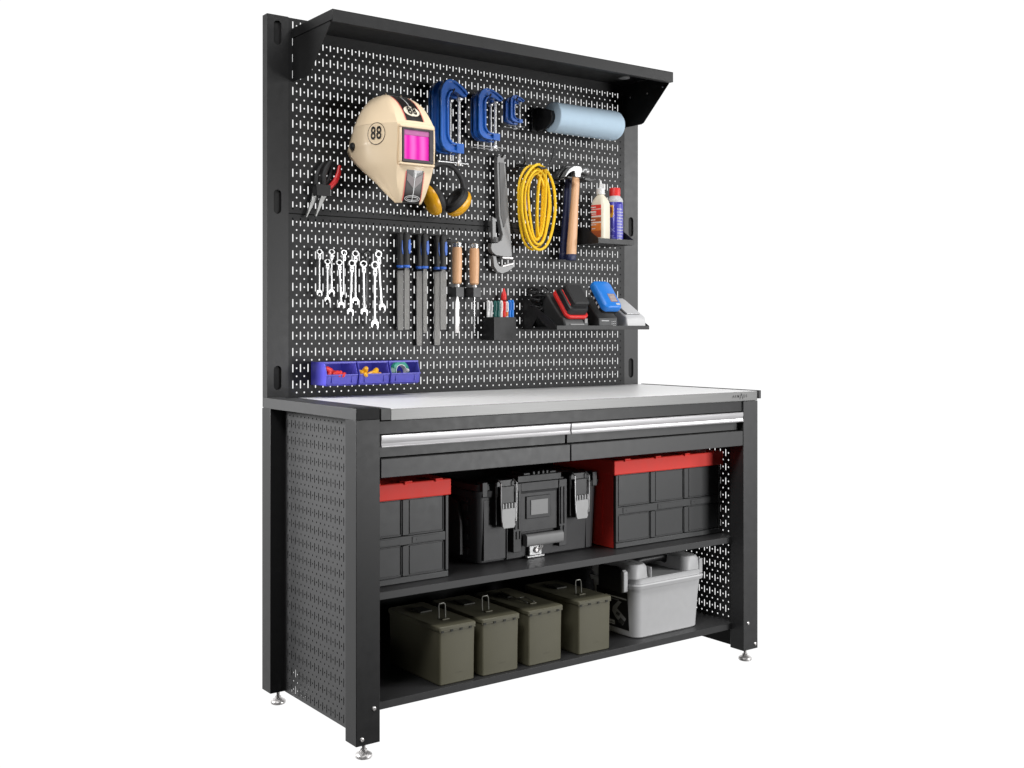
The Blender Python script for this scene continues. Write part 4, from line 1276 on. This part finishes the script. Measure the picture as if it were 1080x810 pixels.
# ------------------------------------------------------------------ folding crates
def crate(label, x0, x1, y0, y1, zb, ncol, ztop=.6535, redside=True):
    t = thing('storage_crate', label, 'storage crate', ((x0 + x1) / 2, (y0 + y1) / 2, zb), group='red lidded crates')
    w = (x1 - x0) / 2; d = (y1 - y0) / 2; H = ztop - zb; zl = H - .046
    m = MB(); m.box(-w + .004, w - .004, -d + .007, d, .000, zl - .0003)
    m.build('crate_core', GPL, t)
    m = MB()
    y = -d
    fr = .011
    cols = [(-w + fr + (2 * w - 2 * fr) * k / ncol, -w + fr + (2 * w - 2 * fr) * (k + 1) / ncol) for k in range(ncol)]
    zm = zl * .505
    # frame bars
    m.box(-w, w, y + .0005, y + .010, 0.0005, .018)
    m.box(-w + .001, w - .001, y + .0012, y + .010, zm - .013, zm + .013)
    m.box(-w, -w + fr, y, y + .012, 0.0188, zl - .001); m.box(w - fr, w, y, y + .012, 0.0188, zl - .001)
    for k in range(1, ncol):
        xc = cols[k][0]
        for za, zb_ in ((.0185, zm - .0135), (zm + .0135, zl - .001)):
            m.box(xc - .011, xc + .011, y + .0016, y + .010, za, zb_)
    m.build('front_frame', GPL, t, bevel=0.0022, seg=2)
    for k in range(ncol):
        a, b = cols[k]
        a += .013 if k else .004; b -= .013 if k < ncol - 1 else .004
        for za, zb_ in ((.022, zm - .0165), (zm + .0165, zl - .004)):
            m = MB()
            # sunken pane with a raised lip
            m.box(a, b, y + .0045, y + .0069, za, zb_)
            m.box(b - .0022, b, y + .0020, y + .0044, za, zb_); m.box(a, b - .0023, y + .0020, y + .0044, za, za + .0022)
            m.box(a, a + .0016, y + .0032, y + .0044, za + .0023, zb_)
            m.build('crate_pane', GPL, t, bevel=0.0010)
    for k in range(ncol):
        a, b = cols[k]
        m = MB(); m.box(a + .020, b - .020, y - .0006, y + .0011, zm - .0085, zm + .0085)
        m.lathe([(.0022, -.0012), (.0022, 0)], (a + .034, y - .0003, zm), axis='y', n=8)
        m.build('hinge_bar', GPL, t, bevel=0.0008)
    if redside:
        for x_ in (-w, w - .0035):
            m = MB(); m.box(x_ - (.002 if x_ < 0 else 0), x_ + (.0035 if x_ < 0 else .0055), -d + .0125, d, 0.001, zl - .001)
            m.build('side_panel', CRED, t, bevel=0.001)
        m = MB(); m.box(-w - .006, -w - .0023, -d + .060, d - .03, .030, zl - .03); m.build('side_rib', CRED, t, bevel=0.001)
    m = MB(); m.box(-w - .014, w + .003, -d - .009, d + .004, zl, H)
    lid = m.build('lid', CRED, t, bevel=0.0035, seg=3)
    m = MB()
    nt_ = 3 if ncol == 3 and w > .2 else 2
    for k in range(nt_ + 1):
        xx = -w + .04 + (2 * w - .08) * k / nt_
        m.box(xx - .012, xx + .012, -d - .0135, -d + .02, H + .0003, H + .0042)
        m.box(xx - .012, xx - .006, -d - .0135, -d - .0093, H - .005, H + .0002)
    m.build('lid_catch', CRED, lid, bevel=0.0008)
    return t


crate('red lidded charcoal crate at the left end of the upper shelf, partly behind the leg', .070, .3490, .1010, .400, .3755, 2, redside=False)
crate('wide red lidded charcoal crate at the right end of the upper shelf', .9920, 1.4715, .1180, .420, .3755, 3, ztop=.6565)

# ------------------------------------------------------------------ tool box
tb = thing('tool_box', 'black ribbed plastic tool box with two grey latches between the red lidded crates', 'tool box', (.720, .300, .3755))
m = MB(); rs = []
X0, X1, YF, YB = .5030, .9560, .1810, .440
for z, ix in ((.3760, .004), (.380, .000), (.560, -.006), (.5725, -.006)):
    rs.append([(x, y, z) for x, y in rr(X1 - X0 - 2 * ix, YB - YF - 2 * ix, .020, 4, (X0 + X1) / 2, (YF + YB) / 2)])
m.loft(rs); body = m.build('body', TBX, tb, world=True)
m = MB(); rs = []
for z, ix in ((.5740, -.013), (.5930, -.016), (.5945, -.008), (.6120, -.006), (.6180, .004)):
    rs.append([(x, y, z) for x, y in rr(X1 - X0 - 2 * ix, YB - YF - 2 * ix, .024, 4, (X0 + X1) / 2, (YF + YB) / 2)])
m.loft(rs); lid = m.build('lid', TBX, tb, world=True)
# side ribs on the left and right, vertical grooves in front
def bits(name, boxes, mt_, parent, bevel):
    for b in boxes:
        m = MB(); m.box(*b); m.build(name, mt_, parent, world=True, bevel=bevel)


bits('side_rib', [(xs[0], xs[1], YF + .035, YB - .02, z, z + (.020 if z < .55 else .010)) for z in (.400, .444, .488, .530, .556) for xs in ((X0 - .012, X0 + .004), (X1 - .004, X1 + .014))], TBX, body, 0.0015)
bits('front_rib', [(X0 + .100, X0 + .1035, YF - .0095, YF + .003, .380, .520), (.9180, .9210, YF - .0035, YF + .003, .380, .560), (X0 + .018, X0 + .098, YF - .0065, YF + .003, .385, .566)], TBX, body, 0.001)
# centre block
m = MB()
m.box(.620, .650, YF - .020, YF + .003, .4000, .6080)
m.box(.796, .828, YF - .020, YF + .003, .4000, .6080)
m.box(.6505, .7955, YF - .012, YF + .003, .4570, .5800)
m.box(.6505, .7955, YF - .018, YF + .003, .5810, .6080)
cb = m.build('centre_block', TBX, body, world=True, bevel=0.0015)
bits('block_rib', [(xx - .0022, xx + .0022, YF - .0235, YF - .0202, .470, .585) for xx in (.6265, .6395, .8030, .8165)] + [(xx - .002, xx + .002, YF - .0232, YF - .0202, .440, .464) for xx in (.632, .645, .800, .814)], BPL, cb, 0.0008)
m = MB(); m.box(.6720, .7660, YF - .0165, YF - .0125, .4960, .5650)
wf = m.build('window_frame', TBX, cb, world=True, bevel=0.0015)
m = MB(); m.box(.6880, .7540, YF - .0185, YF - .0167, .5070, .5530)
m.build('name_plate', mat('plate_grey', (0.33, 0.33, 0.33), 0.5), wf, world=True, bevel=0.0008)
m = MB(); m.loft([[(x, YF - .020 + y_, z_) for y_, z_ in rr(.022, .038, .010, 4, 0, .4320)] for x in (.6645, .6660, .8040, .8060)])
m.build('carry_bar', MGR, cb, world=True)
m = MB(); m.box(.6860, .7330, YF - .0140, YF - .0040, .3830, .4125)
m.box(.6760, .7430, YF - .0160, YF - .0020, .3762, .3828)
pl = m.build('hasp', mat('hasp_grey', (0.45, 0.45, 0.45), 0.3, metal=0.7), cb, world=True, bevel=0.0015)
m = MB(); m.lathe([(.0100, 0), (.0095, -.004), (.0060, -.006), (.0058, -.0035), (.001, -.0035)], (.7110, YF - .0145, .3990), axis='y', n=24)
m.tube([(.7200, YF - .019, .398), (.7290, YF - .021, .4080), (.7300, YF - .019, .4160)], .0028, 8)
m.build('lock', ZINC, pl, world=True)
# lid knuckles on top
bits('lid_knuckle', [(.6400, .8080, YF - .016, YF + .045, .6085, .6290)] + [(xx - .0045, xx + .0045, YF - .018, YF + .05, .6293, .6400) for xx in (.700, .718, .736, .752)] + [(.665, .690, YF - .012, YF + .05, .6293, .6360), (.766, .790, YF - .012, YF + .05, .6293, .6360)] + [(xx - .010, xx + .008, YF - .016, YF + .012, .5760, .6200) for xx in (.520, .946)], TBX, lid, 0.0015)
for xc in (.5900, .8740):
    m = MB(); m.box(xc - .034, xc + .031, YF - .0240, YF + .020, .5750, .6240)
    m.box(xc - .040, xc - .0345, YF - .0260, YF + .004, .4900, .6180)
    lt = m.build('latch_housing', BPL, tb, world=True, bevel=0.002)
    m = MB()
    yb = YF - .034
    m.tube([(xc - .027, yb + .010, .6235), (xc - .0285, yb - .004, .6150), (xc - .0285, yb - .004, .5560), (xc - .0255, yb - .005, .500)], .0024, 8)
    m.tube([(xc + .026, yb + .010, .6235), (xc + .0285, yb - .004, .6150), (xc + .0285, yb - .004, .5560), (xc + .0255, yb - .005, .500)], .0024, 8)
    m.build('latch_wire', ROD, lt, world=True)
    m = MB()
    m.prism([(xc - .0255, .5400), (xc + .0245, .5400), (xc + .0245, .5120), (xc + .0215, .5060), (xc + .0215, .4960), (xc + .0235, .4900), (xc + .0190, .4810), (xc - .0200, .4810), (xc - .0240, .4900)], 'y', YF - .0400, YF - .0340)
    for k in range(5):
        xx = xc - .0230 + k * .0108
        m.box(xx - .0016, xx + .0040, YF - .0415, YF - .0350, .5402, .5560)
    lv = m.build('latch_lever', mat('latch_grey', (0.52, 0.52, 0.52), 0.45), lt, world=True, bevel=0.0010)
    m = MB(); m.box(xc - .0270, xc + .0265, YF - .0330, YF - .0245, .4860, .6050)
    m.build('latch_back', BPL, lt, world=True, bevel=0.001)
m = MB()
for x_, s_ in ((X0 - .018, -1),):
    m.prism([(.230, .40), (.330, .40), (.330, .56), (.300, .575), (.250, .56), (.230, .50)], 'x', x_ - .012, x_)
m.build('side_handle', TBX, body, world=True, bevel=0.002)

# ------------------------------------------------------------------ ammunition boxes
def ammo(label, x0, x1, folded):
    t = thing('ammo_box', label, 'ammo box', ((x0 + x1) / 2, .0650, .0845), group='olive ammo boxes')
    w = (x1 - x0) / 2; L = .270
    m = MB(); rs = []
    for z, ix in ((0, .003), (.003, 0), (.080, -.0005), (.1480, -.0015)):
        rs.append([(x, y, z) for x, y in rr(2 * w - 2 * ix, L - 2 * ix, .007, 3, 0, L / 2)])
    m.loft(rs); body = m.build('body', OLIVE, t)
    m = MB(); m.box(-w - .0015, w + .0015, -.0035, L + .0035, .1483, .1535); m.build('neck', OLIVE, body, bevel=.001)
    m = MB()
    for k in range(4):
        xx = -w + .012 + (2 * w - .024) * k / 3
        m.box(xx - .009, xx - .001, -.0056, -.0030, .1476, .1536)
    m.build('neck_notches', OLIVED, body)
    m = MB(); rs = []
    for z, ix in ((.1538, -.0045), (.1615, -.0045), (.1640, -.002)):
        rs.append([(x, y, z) for x, y in rr(2 * w - 2 * ix, L - 2 * ix, .008, 3, 0, L / 2)])
    m.loft(rs); lid = m.build('lid', OLIVE, t)
    m = MB()
    if not folded:
        yy = .076
        m.tube([(-.011, yy, .166), (-.011, yy + .002, .200), (-.008, yy + .003, .2065), (.008, yy + .003, .2065), (.011, yy + .002, .200), (.011, yy, .166)], .0017, 8)
    else:
        m.tube([(-.013, .070, .1665), (-.013, .115, .172), (.013, .115, .172), (.013, .070, .1665)], .0019, 8)
    m.build('lid_bail', mat('bail_grey', (0.30, 0.30, 0.27), 0.4, metal=0.5), lid)
    m = MB(); m.box(-.012, .012, .056, .068, .1642, .1675); m.build('lid_boss', OLIVE, lid, bevel=.001)
    m = MB(); m.box(-.020, .020, .160, .215, .1642, .1690); m.build('lid_boss', OLIVED, lid, bevel=.001)
    if folded:
        m = MB(); m.prism([(.120, .1725), (.195, .1790), (.205, .1770), (.125, .1695)], 'x', -.017, .017)
        m.build('carry_handle', OLIVE, lid, bevel=.001)
    m = MB()
    vs, fs = text_mesh('\u2014\u2014', .012, 0.0003)
    m.add([(v.x + .006, -.0004, .030 + v.y) for v in vs], fs)
    m.build('body_mark', OLIVE, body, recalc=False)
    return t


for (x0, x1, fo, lb) in ((.2950, .4130, False, 'olive ammo box with raised wire bail, leftmost of four on the bottom shelf'), (.4390, .5660, False, 'olive ammo box with raised wire bail, second from the left on the bottom shelf'),
                         (.6030, .7290, True, 'olive ammo box with handle folded flat, third from the left on the bottom shelf'), (.7945, .9205, False, 'olive ammo box with raised wire bail, beside the grey tote')):
    ammo(lb, x0, x1, fo).rotation_euler = (0, 0, R({.295: .6, .439: -.9, .603: .4, .7945: -.5}[x0]))

# ------------------------------------------------------------------ grey tote
gb = thing('grey_tote', 'pale grey plastic box with black handle and picture label right of the ammo boxes', 'plastic box', (1.195, .190, .0845))
m = MB(); rs = []
for z, w, d, ix in ((.0845, .278, .196, 0), (.088, .286, .204, 0), (.190, .298, .214, 0), (.2450, .306, .224, 0), (.2455, .318, .238, 0), (.2560, .322, .242, 0), (.2600, .318, .238, 0)):
    rs.append([(x, y, z) for x, y in rr(w, d, .030, 6, 1.195, .1935)])
m.loft(rs); body = m.build('body', LGR, gb, world=True)
m = MB(); rs = []
for z, w, d in ((.2604, .304, .226), (.272, .304, .226), (.2760, .296, .218)):
    rs.append([(x, y, z) for x, y in rr(w, d, .030, 6, 1.195, .1935)])
m.loft(rs); lid = m.build('lid', LGR, gb, world=True)
for x0, x1 in ((1.030, 1.116), (1.262, 1.350)):
    m = MB(); rs = []
    for z, ix in ((.2765, 0), (.310, .002), (.320, .008), (.322, .016)):
        rs.append([(x, y, z) for x, y in rr(x1 - x0 - 2 * ix, .214 - 2 * ix, .030, 6, (x0 + x1) / 2, .1935)])
    m.loft(rs); h = m.build('lid_hump', LGR, lid, world=True)
    m = MB(); s_ = 1 if x0 < 1.1 else -1
    m.box((x1 + .0005) if s_ > 0 else x1 - .012, (x1 + .0060) if s_ > 0 else x1 + .004, .090, .125, .2600, .3080)
    m.build('lid_latch', LGR, h, world=True, bevel=.002)
m = MB(); m.tube([(1.112, .180, .300), (1.150, .180, .310), (1.245, .180, .312), (1.268, .180, .302)], .0140, 16)
m.build('carry_handle', BPL, lid, world=True)
m = MB(); m.prism([(.1150, .2300), (.2300, .2300), (.2300, .3050), (.1500, .3120), (.1150, .3050)], 'x', 1.0130, 1.0300)
m.build('side_latch', BPL, lid, world=True, bevel=.006)
m = MB(); m.prism([(.1020, .2380), (.1140, .2340), (.1140, .3080), (.1020, .3000)], 'x', 1.0120, 1.0300)
m.build('latch_edge', LGR, lid, world=True, bevel=.003)
# picture label on the left side
def sidex(z): return 1.195 - ((.286 + (z - .088) / .102 * .012) if z < .190 else (.298 + (z - .190) / .055 * .008)) / 2 - .0012
m = MB()
ya, yb_, za, zb_ = .1190, .2700, .1060, .2280
m.add([(sidex(za), ya, za), (sidex(za), yb_, za), (sidex(zb_), yb_, zb_), (sidex(zb_), ya, zb_)], [(0, 1, 2, 3)])
lab = m.build('label', BPL, body, world=True, recalc=False)
m = MB()
def lp(u, v, d=.0006):   # u 0..1 from rear to front, v 0..1 upwards
    z = za + (zb_ - za) * v
    return (sidex(z) - d, yb_ - .040 - (yb_ - .040 - ya) * u, z)
def quad(pts, mi, d=.0006): m.add([lp(u, v, d) for u, v in pts], [tuple(range(len(pts)))], mi)
quad([(.04, .80), (.96, .80), (.96, .84), (.04, .84)], 0)
quad([(.04, .74), (.62, .74), (.62, .765), (.04, .765)], 1)
quad([(.30, .42), (.44, .26), (.74, .10), (.90, .30), (.70, .42), (.52, .52), (.66, .66), (.74, .72), (.60, .74), (.34, .54)], 2)
quad([(.52, .16), (.74, .12), (.84, .22), (.66, .30)], 3, .0009)
quad([(.46, .36), (.60, .32), (.66, .40), (.50, .44)], 3, .0009)
quad([(.06, .06), (.40, .06), (.40, .18), (.06, .18)], 0)
quad([(.10, .10), (.36, .10), (.36, .115), (.10, .115)], 3, .0009)
m.build('label_print', [mat('label_pale', (0.80, 0.80, 0.80), 0.5), MGR, mat('label_grey', (0.38, 0.38, 0.38), 0.5), mat('label_dark', (0.07, 0.07, 0.07), 0.5)], lab, world=True, recalc=False)
